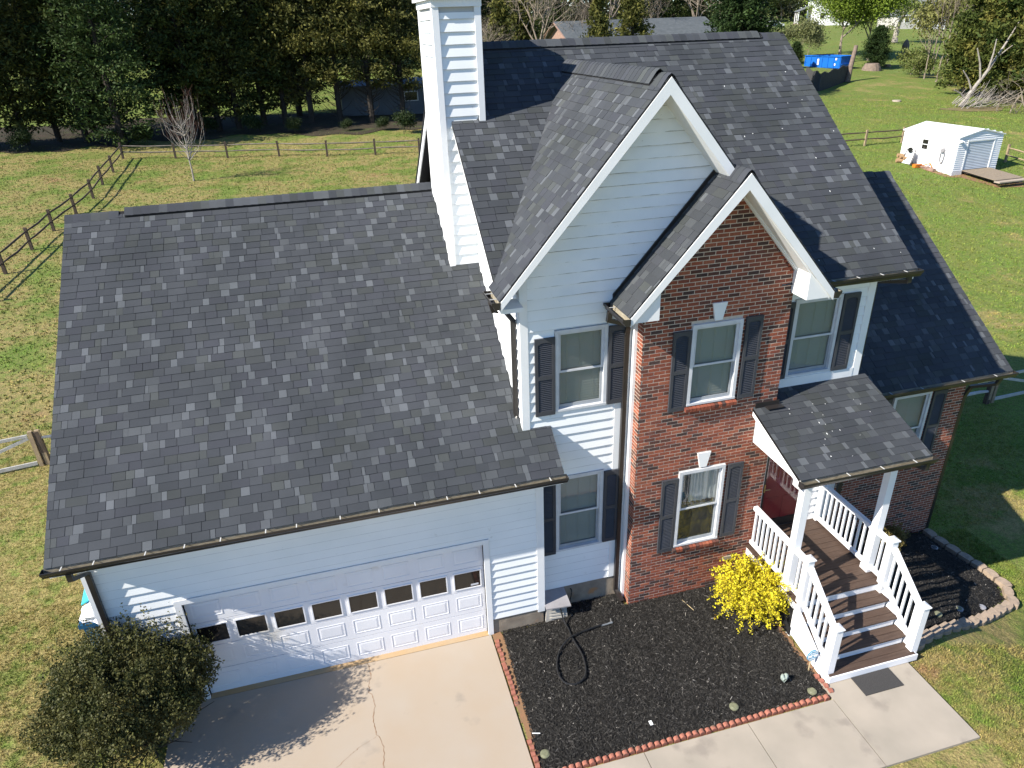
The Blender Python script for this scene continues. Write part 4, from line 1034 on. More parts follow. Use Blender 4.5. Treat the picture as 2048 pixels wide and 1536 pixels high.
MB().prism([(4.205, -2.762, .385), (4.255, -2.762, .385), (4.23, -2.762, .418)], (0, .001, 0)).build('sign_mark', 'signblue', sg)
# heart ornament (weathered verdigris)
me = MB(); N_ = 22; rings = []
vs_ = []; fs_ = []
for i in range(N_):
    t = 2*math.pi*i/N_; hx = 16*math.sin(t)**3; hz = 13*math.cos(t)-5*math.cos(2*t)-2*math.cos(3*t)-math.cos(4*t)
    rings.append((hx/16*.085, hz/16*.10))
for k, (f, dy) in enumerate(((.35, -.05), (.8, -.038), (1, 0), (.8, .038), (.35, .05))): vs_ += [(a*f, dy, b*f) for a, b in rings]
for k in range(4):
    for i in range(N_): fs_.append((k*N_+i, k*N_+(i+1) % N_, (k+1)*N_+(i+1) % N_, (k+1)*N_+i))
fs_ += [tuple(range(N_)), tuple(range(4*N_, 5*N_))[::-1]]
me.add([(3.66+x_*.9+y_*.3, -2.84+y_, .16+z_) for x_, y_, z_ in vs_], fs_)
ht_ = me.build('heart_ornament', 'verdigris'); tag(ht_, 'weathered grey green heart ornament standing in the black mulch', 'ornament')
for p in ht_.data.polygons: p.use_smooth = True
# flat solar lights
for i, (x_, y_, m1, m2, lb) in enumerate(((-.61, -2.95, 'disc', 'disc', 'pale disc light in the mulch corner next to the driveway'), (2.61, -3.03, 'disc', 'disc', 'pale disc light in the mulch halfway along the scalloped edging'),
        (4.02, -3.12, 'disc', 'disc', 'pale disc light in the mulch between heart ornament and edging corner'), (9.55, -.05, 'discgrey', 'rubber', 'grey ringed disc light against the brick end of the block wall'),
        (8.15, -2.05, 'discgrey', 'disc', 'grey ringed disc light in the side bed behind the wall front'), (7.45, -2.2, 'disc', 'disc', 'plain dull disc light in the side bed nearest the steps'), (8.95, -1.9, 'discgrey', 'discgrey', 'small pale disc light inside the wall curve'))):
    z_ = (hA if x_ < 5 else hB)(x_, y_)
    t_ = thing('disc_light', lb, 'garden light', (x_, y_, z_))
    MB().lathe([(.075, z_), (.075, z_+.024), (.062, z_+.030)], x_, y_, 18).build('ring', m1, t_)
    MB().lathe([(.055, z_+.030), (.050, z_+.036)], x_, y_, 18).build('lens', m2, t_)
# straw sticks / debris
tag(MB().tube([(2.92, -.62, .07), (3.0, -.93, .075)], .006, 5).build('dry_cane', 'straw'), 'dry straw cane lying on the mulch by the brick', 'cane')
tag(MB().box(1.15, 1.20, -2.98, -2.90, .07, .078).build('paper_scrap', 'signwhite'), 'white paper scrap on the mulch near the edging', 'litter')
tag(MB().tube([(-.70, -2.56, .05), (-.58, -2.60, .055)], .008, 5).build('white_stick', 'signwhite'), 'short white stick on the mulch beside the driveway', 'stick')
# wheeled bins left of the garage
tb_ = thing('recycling_bin', 'blue wheeled bin with teal lid propped open beside the garage wall', 'bin', (-7.55, 1.45, 0))
q = MB(); q.hexa([(-7.82, 1.16, .05), (-7.30, 1.16, .05), (-7.30, 1.72, .05), (-7.82, 1.72, .05), (-7.88, 1.10, .92), (-7.24, 1.10, .92), (-7.24, 1.80, .92), (-7.88, 1.80, .92)]); q.build('bin_body', 'bin', tb_)
q = MB(); q.box(-7.92, -7.20, 1.06, 1.10, .88, .96); q.box(-7.92, -7.20, 1.80, 1.84, .88, .96); q.box(-7.92, -7.88, 1.10, 1.80, .88, .96); q.box(-7.24, -7.20, 1.10, 1.80, .88, .96); q.build('bin_rim', 'bin', tb_)
n = 10; lid = MB()
pl = [(-7.92+.72*i/n, 1.86+.0, 1.02+.13*math.sin(math.pi*i/n)) for i in range(n+1)]
for a, b in zip(pl[:-1], pl[1:]):
    lid.hexa([(a[0], 1.45, a[2]+.06), (b[0], 1.45, b[2]+.06), (b[0], 2.02, b[2]+.22), (a[0], 2.02, a[2]+.22), (a[0], 1.45, a[2]+.085), (b[0], 1.45, b[2]+.085), (b[0], 2.02, b[2]+.245), (a[0], 2.02, a[2]+.245)])
lid.build('bin_lid', 'binlid', tb_)
for y_ in (1.2, 1.66): MB().tube([(-7.80, y_, .1), (-7.86, y_, .1)], .1, 12).build('wheel', 'rubber', tb_)
def blob(cx, cy, cz, rx, ry, rz_, seed, amp=.18, nu=18, nv=12):
    rr = random.Random(seed); ph = [rr.uniform(0, 6.28) for _ in range(6)]; vs_ = []; fs_ = []
    for j in range(nv+1):
        th = math.pi*j/nv
        for i in range(nu):
            a = 2*math.pi*i/nu; k = 1+amp*(math.sin(3*a+ph[0])*math.sin(2*th+ph[1])+.6*math.sin(5*a+ph[2]+3*th)+.5*math.sin(7*th+ph[3]))*math.sin(th)
            vs_.append((cx+rx*k*math.sin(th)*math.cos(a), cy+ry*k*math.sin(th)*math.sin(a), cz+rz_*k*math.cos(th)))
    for j in range(nv):
        for i in range(nu): fs_.append((j*nu+i, (j+1)*nu+i, (j+1)*nu+(i+1) % nu, j*nu+(i+1) % nu))
    return MB().add(vs_, fs_)
bg_ = blob(-7.62, 1.32, 1.0, .30, .27, .17, 4); tag(bg_.build('rubbish_bag', 'bag'), 'crumpled white rubbish bag bulging out of the blue bin', 'bag')

# ------------------------------------------------------------------ vegetation
def diamonds(C_, D_, S_, l, w_):
    n = len(C_); V = np.empty((n, 4, 3)); V[:, 0] = C_-D_*(l/2)[:, None]; V[:, 1] = C_+S_*(w_/2)[:, None]; V[:, 2] = C_+D_*(l/2)[:, None]; V[:, 3] = C_-S_*(w_/2)[:, None]
    return V.reshape(-1, 3), np.arange(4*n).reshape(n, 4)
def unit(a): return a/np.maximum(np.linalg.norm(a, axis=-1, keepdims=True), 1e-9)
def foliage_mesh(name, C_, D_, l, w_, col, m, rng):
    S_ = unit(np.cross(D_, unit(rng.normal(size=C_.shape)))); V, F = diamonds(C_, unit(D_), S_, l, w_)
    return np_mesh(name, V, F, m, col)
def limb_mesh(name, segs, m):
    mb = MB()
    for path, rs, n in segs: mb.tube(path, rs, n, cap=False)
    return mb.mesh(name, M[m])

def conifer(H, R, zc, nb, seed, cA, cB, per=60, leaf=.34, asc=.35, prof=None, dead=14):
    rng = np.random.default_rng(seed); segs = []
    tx = rng.normal(0, .12, 2)
    segs.append(([(0, 0, 0), (tx[0]*.3, tx[1]*.3, H*.3), (tx[0], tx[1], H*.65), (tx[0], tx[1], H*.95)], [H*.017, H*.014, H*.008, .02], 7))
    Cs, Ds, cols = [], [], []
    for i in range(nb):
        t = (i+rng.random())/nb; h = zc+(H-zc)*t**.9
        pr = prof(t) if prof else (1-t)**.7*(.55+.45*min(1, t*6))
        Lb = R*pr*rng.uniform(.55, 1.12)+.25; az = rng.uniform(0, 6.283); e = asc+rng.normal(0, .16)
        d = np.array([math.cos(az)*math.cos(e), math.sin(az)*math.cos(e), math.sin(e)])
        base = np.array([tx[0]*t, tx[1]*t, h-.3])
        n = int(per*(.3+Lb/R)); s = rng.beta(2.2, 1.2, n)
        p = base+d*(s*Lb)[:, None]+np.array([0, 0, -1])*(s**2*Lb*.16)[:, None]
        p += rng.normal(0, 1, (n, 3))*(.10+.16*s[:, None]*Lb**.6)*np.array([1, 1, .7])
        dd = d*.7+rng.normal(0, .55, (n, 3))+np.array([0, 0, -.12]); Cs.append(p); Ds.append(dd)
        k = rng.random(); base_c = np.array(cA)*(1-k)+np.array(cB)*k; f = rng.uniform(.65, 1.25, n)
        cols.append(base_c*f[:, None])
        if i % 2 == 0: segs.append(([base, base+d*Lb*.5, base+d*Lb*.9+np.array([0, 0, -.12*Lb])], [.02+.022*Lb/R, .018, .006], 4))
    for i in range(dead):
        h = rng.uniform(.3, zc+1.6); az = rng.uniform(0, 6.28); Lb = rng.uniform(.6, 2.3); e = rng.uniform(.1, .9); b = np.array([0, 0, h])
        d = np.array([math.cos(az)*math.cos(e), math.sin(az)*math.cos(e), math.sin(e)])
        segs.append(([b, b+d*Lb*.6+rng.normal(0, .08, 3), b+d*Lb+np.array([0, 0, .3])+rng.normal(0, .15, 3)], [.03, .018, .006], 4))
    C_ = np.concatenate(Cs); D_ = np.concatenate(Ds); n = len(C_); l = rng.uniform(.6, 1.3, n)*leaf
    return limb_mesh('trunk', segs, 'bark'), foliage_mesh('crown', C_, D_, l, l*rng.uniform(.3, .5, n), np.concatenate(cols), M['needle'], rng)

def broadleaf(H, R, zc, seed, cA, cB, nleaf=9000, leaf=.3, bark='bark', depth=4, spread=.55, trunk_r=None, bare=False, up=.35, leafm='leaf', clump=.55):
    rng = np.random.default_rng(seed); segs = []; tips = []
    def grow(p, d, L_, r, k):
        n = 3; path = [p]; q = p
        for i in range(n):
            d = unit(d+rng.normal(0, .13, 3)+np.array([0, 0, up*.12])); q = q+d*L_/n; path.append(q)
        segs.append((path, [r*(1-.45*i/n) for i in range(n+1)], 6 if k > depth-2 else 3))
        if k == 0: tips.append(q); tips.append(path[-2]); return
        m = rng.integers(2, 4) if k < depth else rng.integers(3, 6)
        for _ in range(m):
            nd = unit(d+rng.normal(0, spread, 3)+np.array([0, 0, up*.4])); grow(path[-1] if rng.random() < .6 else path[-2], nd, L_*rng.uniform(.62, .85), r*.6, k-1)
    L0 = (H-zc)*.30
    tr_ = trunk_r or H*.02
    if zc > 0:
        segs.append(([(0, 0, 0), (rng.normal(0, .05), rng.normal(0, .05), zc*.5), (0, 0, zc)], [tr_*1.25, tr_, tr_*.9], 8))
    grow(np.array([0, 0, zc]), np.array([0, 0, 1.]), L0, tr_*.9, depth)
    tips = np.array(tips)
    sc = np.array([R/max(np.percentile(np.abs(tips[:, 0]), 96), .1), R/max(np.percentile(np.abs(tips[:, 1]), 96), .1), 1])
    segs2 = [([np.array(p)*sc for p in path], rs, n) for path, rs, n in segs]; tips = tips*sc
    zmax = tips[:, 2].max(); kz = (H-zc)/(zmax-zc) if zmax > zc else 1
    fz = lambda p: np.array([p[0], p[1], p[2] if p[2] < zc else zc+(p[2]-zc)*kz])
    segs2 = [([fz(p) for p in path], rs, n) for path, rs, n in segs2]; tips = np.array([fz(p) for p in tips])
    tm = limb_mesh('trunk', segs2, bark)
    if bare: return tm, None
    idx = rng.integers(0, len(tips), nleaf); C_ = tips[idx]+rng.normal(0, clump, (nleaf, 3)); D_ = rng.normal(0, 1, (nleaf, 3))
    kk = rng.random(len(tips))[idx][:, None]; col = (np.array(cA)*(1-kk)+np.array(cB)*kk)*rng.uniform(.7, 1.25, (nleaf, 1))
    l = rng.uniform(.6, 1.3, nleaf)*leaf
    return tm, foliage_mesh('crown', C_, D_, l, l*.7, col, M[leafm], rng)

def plant_tree(meshes, name, label, loc, group=None, s=1.0, rz=0.0, cat='tree', sz=1.0):
    t = thing(name, label, cat, loc, group, rz); t.scale = (s, s, s*sz)
    link('trunk', meshes[0], t)
    if meshes[1] is not None: link('crown', meshes[1], t)
    return t

DG = (.026, .042, .012); DG2 = (.062, .080, .019); OL = (.100, .106, .026); OL2 = (.155, .145, .036)
full = lambda t: (1-t)**.55*(.75+.25*min(1, t*5))
ced = [conifer(17, 3.9, 1.3, 220, 1, DG, DG2, 84, .36, dead=40), conifer(16, 3.6, 1.1, 205, 2, (.026, .036, .011), OL, 78, .34, dead=44), conifer(15, 3.4, 1.7, 185, 3, (.028, .038, .012), OL2, 70, .34, asc=.5, dead=50),
       conifer(16, 4.2, .5, 230, 4, (.024, .043, .012), (.060, .094, .025), 90, .30, prof=full, dead=0)]
ced.append(conifer(15, 3.3, 2.9, 175, 6, (.030, .040, .012), OL2, 74, .34, asc=.45, dead=80))
row = [(-130, 305, 1, 'evergreen cedar at the far end of the tree row by the field'), (-40, 298, 0, None), (55, 290, 1, None), (120, 284, 2, None), (175, 285, 0, None), (395, 268, 0, 'tall dark cedar just behind the slender leafless young tree'), (440, 262, 2, None), (480, 258, 1, None), (530, 250, 0, None),
       (572, 248, 2, None), (625, 247, 4, None), (682, 245, 4, 'thin olive cedar at the left end of the metal building'), (745, 246, 4, 'olive tinged cedar before the near end of the metal building'), (808, 244, 4, 'thin olive cedar before the window of the metal building'), (600, 232, 0, None), (350, 262, 0, None)]
for i, (u, v, k, lb) in enumerate(row):
    plant_tree(ced[k], 'cedar_tree', lb or 'tall dark cedar with bare lower trunk in the row behind the rail fence', gnd(u, v), None if lb else 'cedars in the row behind the rail fence', random.uniform(.92, 1.12), random.uniform(0, 6.28))
plant_tree(ced[3], 'cedar_tree', 'broad dense green cedar with foliage down to the ground at the fence corner', gnd(248, 293), None, 1.05, 1.0)
plant_tree(ced[3], 'cedar_tree', 'broad dense cedar crowding in behind the fence corner cedar', gnd(190, 268), None, 1.0, 3.0)
# the ivy covered shrubs under the row
shr = broadleaf(2.6, 1.5, 0.0, 21, (.018, .035, .010), (.040, .058, .016), 3500, .22, depth=3, clump=.4)
for i, (u, v, s) in enumerate(((808, 268, .55), (770, 262, .35), (700, 262, .3), (590, 266, .4), (500, 268, .5), (415, 272, .5), (295, 292, .5), (60, 302, .5))):
    plant_tree(shr, 'shrub', 'low dark shrub growing in the shade under the cedar row', gnd(u, v), 'shrubs under the cedar row', s, i*1.3, 'shrub')
# behind the house: mixed trees around the ranch
oliv = conifer(13, 2.8, 1.5, 150, 7, (.05, .06, .015), OL2, 70, .40, asc=.55, dead=0)
bare1 = broadleaf(14, 4.0, 3.0, 31, DG, DG, bare=True, bark='greytwig', depth=6, spread=.5, trunk_r=.17)
bare2 = broadleaf(11, 3.0, 1.2, 33, DG, DG, bare=True, bark='greytwig', depth=6, spread=.45, trunk_r=.10)
def at(u, D, z=None):      # ground point at a given distance along the column of pixel u
    d = ray(u, 60); p = CAM+d*(D/math.hypot(d[0], d[1])); return Vector((p[0], p[1], terr(p[0], p[1])))
for i, (u, D, k, s, lb) in enumerate(((1000, 66, 0, .82, 'olive toned evergreen in the scrub right of the chimney'), (1042, 72, 0, .95, 'taller olive evergreen behind the scrub beside a pale trunk'), (1195, 68, 0, .80, 'yellow green evergreen standing in front of the ranch roof'), (1265, 78, 0, .95, 'dark evergreen bough hanging before the ranch roof'))):
    plant_tree(oliv, 'evergreen_tree', lb, at(u, D), None, s, i*1.7)
for i, (u, D, s) in enumerate(((970, 64, .7), (985, 70, .9), (1085, 70, 1.0), (1150, 88, 1.0), (1225, 92, 1.1), (1310, 96, 1.1), (1380, 99, 1.0), (1060, 92, 1.1), (1440, 120, 1.2))):
    plant_tree(bare1 if i % 2 == 0 else bare2, 'bare_tree', 'leafless grey tree in the woods around the brick ranch', at(u, D), 'leafless trees around the ranch', s, i*2.1)
dk = conifer(12.5, 4.6, .6, 240, 9, (.018, .034, .010), (.040, .070, .018), 95, .42, prof=lambda t: (1-t**2.2)**.6*(.7+.3*min(1, t*4)), dead=0)
plant_tree(dk, 'evergreen_tree', 'big rounded dark green evergreen at the end of the ranch roof', at(1483, 80), None, .86, .4)
for i, (u, D, s) in enumerate(((1100, 112, 1.0), (1180, 116, 1.1), (1260, 118, 1.0), (1335, 122, 1.1), (1395, 125, .9), (1020, 105, 1.0), (960, 100, 1.1), (900, 96, 1.1), (850, 100, 1.0), (780, 110, 1.1), (700, 115, 1.2), (620, 118, 1.2), (520, 120, 1.2), (430, 118, 1.2), (330, 116, 1.2), (220, 114, 1.2), (120, 112, 1.2), (20, 110, 1.2), (-80, 108, 1.2))):
    plant_tree(ced[i % 3], 'evergreen_tree', 'tall evergreen in the wood beyond the neighbouring yards', at(u, D), 'evergreens in the wood beyond', s, i*1.1)
# spring green trees and others on the right
gr1 = broadleaf(11, 5.6, 1.0, 41, (.12, .18, .020), (.20, .27, .032), 46000, .23, 'greytwig', depth=5, clump=.85, up=.2)
gr2 = broadleaf(6.5, 3.2, .8, 43, (.13, .145, .060), (.19, .20, .080), 6000, .30, 'greytwig', depth=5, clump=.6)
plant_tree(gr1, 'leafy_tree', 'bright spring green tree rising behind the blue dumpster', at(1688, 118), None, 1.05, .3)
plant_tree(gr1, 'leafy_tree', 'bright spring green tree right of the one behind the dumpster', at(1745, 122), None, .85, 2.3)
plant_tree(gr2, 'shrub', 'grey green bushy shrub left of the blue dumpster', at(1600, 116), None, .8, .7, 'shrub')
plant_tree(gr2, 'shrub', 'small grey green shrub in front of the far white house', at(1622, 124), None, .5, 2.7, 'shrub')
plant_tree(dk, 'evergreen_tree', 'dark low evergreen behind the leaning pole', gnd(1748, 138), None, .42, 1.2)
plant_tree(dk, 'evergreen_tree', 'small dark evergreen shrub at the left end of the dumpster', at(1598, 111), None, .26, 2.2)
op = broadleaf(9, 4.2, 1.6, 47, (.14, .19, .04), (.18, .20, .07), 2600, .32, 'palebark', depth=5, trunk_r=.45, clump=.6)
plant_tree(op, 'leafy_tree', 'thinly leafed old tree with a thick pale trunk before the grey roofed house', gnd(1789, 84), None, 1.0, .5)
# bare backyard tree
by = broadleaf(5.6, 1.45, 1.35, 51, DG, DG, bare=True, bark='palebark', depth=5, spread=.33, trunk_r=.055, up=1.1)
def slender(seed, H, R, zc, nst):
    rng = np.random.default_rng(seed); st = []; tw = []
    st.append(([(0, 0, 0), (.03, 0, zc*.5), (.0, .02, zc), (.05, .0, zc+.8), (-.03, .02, H*.8)], [.06, .052, .045, .035, .010], 7))
    for i in range(nst):
        h = rng.uniform(zc*.85, H*.62); az = rng.uniform(0, 6.28); o = R*rng.uniform(.45, 1.05)*(1-.35*h/H); top = h+(H-h)*rng.uniform(.35, .9)
        b = np.array([0, 0, h]); d = np.array([math.cos(az), math.sin(az), 0])
        path = [b, b+d*o*.55+np.array([0, 0, .22*(top-h)]), b+d*o*.9+np.array([0, 0, .55*(top-h)]), b+d*o*.95+np.array([0, 0, top-h])]
        st.append((path, [.022, .016, .011, .004], 4))
        for j in range(7):
            t = rng.uniform(.25, 1); k = min(int(t*3), 2); f = t*3-k; p = path[k]*(1-f)+path[k+1]*f
            e = p+d*rng.uniform(-.1, .22)+np.array([rng.normal(0, .13), rng.normal(0, .13), rng.uniform(.25, .8)])
            tw.append(([p, (p+e)/2+rng.normal(0, .03, 3), e], [.006, .0045, .002], 3))
    return limb_mesh('trunk', st, 'palebark'), limb_mesh('twigs', tw, 'twig')
sl2 = slender(5, 5.9, 1.75, 1.35, 46)
t_ = thing('young_tree', 'slender leafless young tree with pale stems in the back lawn', 'tree', gnd(388, 362))
link('trunk', sl2[0], t_); link('twigs', sl2[1], t_)

# dark shrub at the garage corner
def shrub_mesh(c, r, n, seed, cA, cB, leaf, m, up=.3, shell=.55, spikes=50, spike_h=.45, lump=.16):
    rng = np.random.default_rng(seed); d = unit(rng.normal(size=(n, 3))); d[:, 2] = np.abs(d[:, 2])*1.0-.25*rng.random(n)
    d = unit(d); ph = rng.uniform(0, 6.28, 8)
    lum = 1+lump*(np.sin(d[:, 0]*5+ph[0])*np.cos(d[:, 1]*4+ph[1])+.7*np.sin(d[:, 2]*7+ph[2]+d[:, 0]*3)+.5*np.sin(d[:, 1]*11+ph[3])*np.sin(d[:, 0]*9+ph[4]))
    rad = (shell+(1-shell)*rng.random(n)**.6)*lum
    C_ = np.array(c)+d*rad[:, None]*np.array(r); D_ = d*up+rng.normal(0, .8, (n, 3))
    kk = (.5+.5*np.sin(d[:, 0]*6+ph[5])*np.sin(d[:, 1]*7+ph[6]+d[:, 2]*5))[:, None]; col = (np.array(cA)*(1-kk)+np.array(cB)*kk)*rng.uniform(.55, 1.35, (n, 1))
    Cs, Ds, cs_ = [C_], [D_], [col]
    for i in range(spikes):
        dd = unit(rng.normal(size=3)+np.array([0, 0, .55])); dd[2] = abs(dd[2]); p0 = np.array(c)+dd*np.array(r)*.95; m_ = 26; t = rng.random(m_)
        p = p0+(dd*.6+np.array([0, 0, .7]))*(t*spike_h*rng.uniform(.3, 1))[:, None]+rng.normal(0, .025, (m_, 3))
        Cs.append(p); Ds.append(rng.normal(0, 1, (m_, 3))); cs_.append((np.array(cA)*.4+np.array(cB)*.6)*rng.uniform(.6, 1.4, (m_, 1)))
    C_ = np.concatenate(Cs); D_ = np.concatenate(Ds); l = rng.uniform(.6, 1.3, len(C_))*leaf
    keep = C_[:, 2] > .03
    return foliage_mesh('foliage', C_[keep], D_[keep], l[keep], l[keep]*.55, np.concatenate(cs_)[keep], M[m], rng)
BU = Vector((-6.60, -1.02, 0))
BSC = .96
bsh = thing('garden_shrub', 'large rounded dark bronze green shrub at the garage corner', 'shrub', BU)
link('foliage', shrub_mesh((0, 0, .92), (1.18, 1.12, 1.02), 80000, 61, (.038, .050, .014), (.120, .112, .036), .046, 'leaf', shell=.35, spikes=330, spike_h=.5, lump=.2), bsh)
rng_ = np.random.default_rng(8); sg_ = []
for i in range(60):
    a = rng_.uniform(0, 6.28); e = rng_.uniform(.3, 1.5); d = np.array([math.cos(a)*math.cos(e), math.sin(a)*math.cos(e), math.sin(e)]); d2 = d*np.array([1.15, 1.1, 1.55])
    sg_.append(([(0, 0, 0), d2*.5+rng_.normal(0, .05, 3), d2*1.0+rng_.normal(0, .08, 3)], [.018, .012, .004], 4))
link('stems', limb_mesh('stems', sg_, 'bark'), bsh); bsh.scale = (BSC, BSC, BSC*1.12)
# forsythia
FO = Vector((3.98, -1.28, 0))
fsh = thing('forsythia', 'bright yellow flowering shrub between brick wall and porch steps', 'shrub', FO)
rng_ = np.random.default_rng(17); sg_ = []; Cs = []; Ds = []; cc = []
for i in range(300):
    a = rng_.uniform(0, 6.28); o = rng_.uniform(.2, .78)*1.0; hh = rng_.uniform(.40, 1.08); arch = rng_.uniform(.0, .30)
    d = np.array([math.cos(a), math.sin(a), 0]); P_ = [np.zeros(3), d*o*.35+np.array([0, 0, hh*.55]), d*o*.75+np.array([0, 0, hh]), d*o*1.05+np.array([0, 0, max(.12, hh-arch)])]
    P_ = [p+rng_.normal(0, .03, 3)*(k > 0) for k, p in enumerate(P_)]; sg_.append((P_, [.008, .006, .004, .002], 3))
    m_ = 105; t = rng_.uniform(.75, 3, m_); k = np.minimum(t.astype(int), 2); f = (t-k)[:, None]; PP = np.array(P_)
    p = PP[k]*(1-f)+PP[k+1]*f+rng_.normal(0, .022, (m_, 3)); Cs.append(p); Ds.append(rng_.normal(0, 1, (m_, 3)))
    g_ = rng_.random((m_, 1)); base = np.where(g_ < .84, np.array([.80, .69, .045]), np.where(g_ < .93, np.array([.30, .28, .02]), np.array([.22, .13, .02])))
    cc.append(base*rng_.uniform(.7, 1.2, (m_, 1)))
Cs = np.concatenate(Cs); l = rng_.uniform(.6, 1.3, len(Cs))*.036
link('stems', limb_mesh('stems', sg_, 'bark'), fsh)
link('blossom', foliage_mesh('blossom', Cs, np.concatenate(Ds), l, l*.75, np.concatenate(cc), M['petal'], rng_), fsh)
# dry little plant in the side bed behind the porch
dp = thing('dry_plant', 'small half dry plant in the side bed behind the porch railing', 'plant', (8.0, -.25, terr(8.0, -.25)+.1))
link('foliage', shrub_mesh((0, 0, .28), (.34, .30, .30), 2600, 71, (.10, .09, .025), (.20, .15, .05), .05, 'leaf', shell=.1, spikes=10, spike_h=.2), dp)

# ------------------------------------------------------------------ fences
def rail_fence(name, label, pts, group=None, hgt=1.15, pm='post', rm='rail', rails=(.50, .95), extra=True, pw=.07):
    P_ = [gnd(*p) if len(p) == 2 else Vector(p) for p in pts]; f = thing(name, label, 'fence', P_[0], group)
    for p in P_:
        a = random.uniform(-.04, .04); MB().beam((p.x, p.y, p.z-.2), (p.x+a*.6, p.y+a, p.z+hgt*random.uniform(.96, 1.06)), pw*2, pw*1.7, up=(0, 1, 0)).build('post', pm, f)
    for a, b in zip(P_[:-1], P_[1:]):
        for r in rails:
            q0 = a+Vector((0, 0, r*hgt/1.15)); q1 = b+Vector((0, 0, r*hgt/1.15)); m_ = (q0+q1)/2+Vector((random.uniform(-.03, .03), 0, random.uniform(-.06, .03)))
            MB().tube([q0, q0.lerp(m_, .5)+Vector((0, 0, random.uniform(-.02, .02))), m_, m_.lerp(q1, .5), q1], [.035, .05, .052, .05, .035], 5).build('rail', rm, f)
    return f
rail_fence('rail_fence', 'dark weathered split rail fence running back along the left lawn', [(-60, 612), (12, 548), (65, 500), (108, 462), (153, 428), (187, 397), (206, 370), (227, 345), (247, 318)], rm='post')
rail_fence('rail_fence', 'grey split rail fence along the foot of the cedar row', [(247, 318), (352, 317), (456, 316), (559, 313), (655, 313), (751, 310), (839, 307), (925, 303)], rm='rail')
rail_fence('rail_fence', 'tan split rail fence leading up to the white shed', [(1650, 298), (1729, 292), (1803, 286), (1880, 279)], pm='palepost', rm='post')
rail_fence('rail_fence', 'tan split rail fence leaving the right side of the white shed', [(2010, 325), (2050, 338), (2095, 352)], pm='palepost', rm='palepost')
def gate(label, A, B, hgt, m, inner=True):
    A = Vector(A); B = Vector(B); g_ = thing('yard_gate', label, 'gate', A)
    z = Vector((0, 0, 1)); d = (B-A).normalized()
    for p in (A, A-d*.16) if inner else (A,): MB().beam(p-z*.2, p+z*(hgt+.05), .10, .09, up=(0, 1, 0)).build('post', 'palepost', g_)
    MB().beam(A+d*.08+z*hgt*.93, B+z*hgt*.93, .035, .085).build('rail', m, g_); MB().beam(A+d*.08+z*.12, B+z*.12, .035, .10).build('rail', m, g_)
    MB().beam(A+d*.08+z*hgt*.86, B+z*.2, .03, .08).build('brace', m, g_)
    return g_
gate('pale weathered wooden yard gate with diagonal brace left of the garage', (-10.95, 8.9, 0), (-13.2, 8.55, 0), 1.02, 'gatewood')
rail_fence('rail_fence', 'short pale fence panel between the yard gate and garage', [(-10.8, 8.95, 0), (-9.4, 9.1, 0), (-7.1, 9.25, 0)], hgt=1.0, rm='gatewood', rails=(.12, .95))
gA = gnd(1982, 805); gate('shaded wooden gate with diagonal brace beside the brick wing', gA, (gA.x+2.4, gA.y+.1, terr(gA.x+2.4, gA.y)), 1.0, 'gatewood')
rail_fence('rail_fence', 'short shaded rail between the brick wing and its gate', [(gA.x-.2, gA.y, gA.z), (gA.x-1.8, gA.y, terr(gA.x-1.8, gA.y)), (10.05, gA.y, terr(10.05, gA.y))], hgt=1.0, rm='gatewood', rails=(.5,))

# ------------------------------------------------------------------ white shed
FL, FR, BL = gnd(1901.6, 351.6), gnd(1989, 342), gnd(1803, 319)
ux = (FR-FL); wS = Vector((ux.x, ux.y)).length; rzS = math.atan2(ux.y, ux.x)
uy = Vector((-math.sin(rzS), math.cos(rzS), 0)); dS = max(4.5, (BL-FL).dot(uy)); hS = 2.32; rS = 2.72
shed = thing('garden_shed', 'white sided shed with low white roof and grey roll up door', 'shed', FL, None, rzS)
def sb(mb, name, m, parent=shed): return mb.build(name, m, parent, org=(0, 0, 0))
zf = .28
mb = MB(); mb.box(.03, wS-.03, .03, dS-.03, zf-.1, hS); mb.prism([(.03, .03, hS), (wS-.03, .03, hS), (wS/2, .03, rS-.03)], (0, dS-.06, 0)); sb(mb, 'wall', 'shedwhite')
lap = MB(); z = zf
while z < rS-.1:
    f = (0 if z < hS else (z-hS)/(rS-hS)*wS/2)
    for a, b in ((.02+f, .75), (wS-.62, wS-.02-f)) if z < 2.02 else ((.02+f, wS-.02-f),):
        if b-a > .05: lap.hexa([(a, -.025, z), (b, -.025, z), (b, .035, z), (a, .035, z), (a, .022, z+.125), (b, .022, z+.125), (b, .035, z+.125), (a, .035, z+.125)])
    if z < hS-.05: lap.hexa([(.0, dS-.03, z), (.0, .03, z), (.035, .03, z), (.035, dS-.03, z), (.022, dS-.03, z+.125), (.022, .03, z+.125), (.035, .03, z+.125), (.035, dS-.03, z+.125)])
    z += .13
sb(lap, 'siding', 'shedwhite')
for s in (1, -1):
    f = lambda x: wS/2+(x-wS/2)*s
    sb(MB().prism([(f(-.06), -.08, hS-.02), (f(-.06), -.08, hS+.03), (f(wS/2), -.08, rS+.05), (f(wS/2), -.08, rS)], (0, dS+.16, 0)), 'roof', 'shedroof')
x0, x1 = .82, wS-.70
rdoor = MB(); z = zf
while z < 1.95:
    rdoor.hexa([(x0, .02, z), (x1, .02, z), (x1, .05, z), (x0, .05, z), (x0, -.004, z+.05), (x1, -.004, z+.05), (x1, .05, z+.05), (x0, .05, z+.05)]); rdoor.hexa([(x0, -.004, z+.05), (x1, -.004, z+.05), (x1, .05, z+.05), (x0, .05, z+.05), (x0, .02, z+.1), (x1, .02, z+.1), (x1, .05, z+.1), (x0, .05, z+.1)]); z += .1
sb(rdoor, 'roll_door', 'rolldoor')
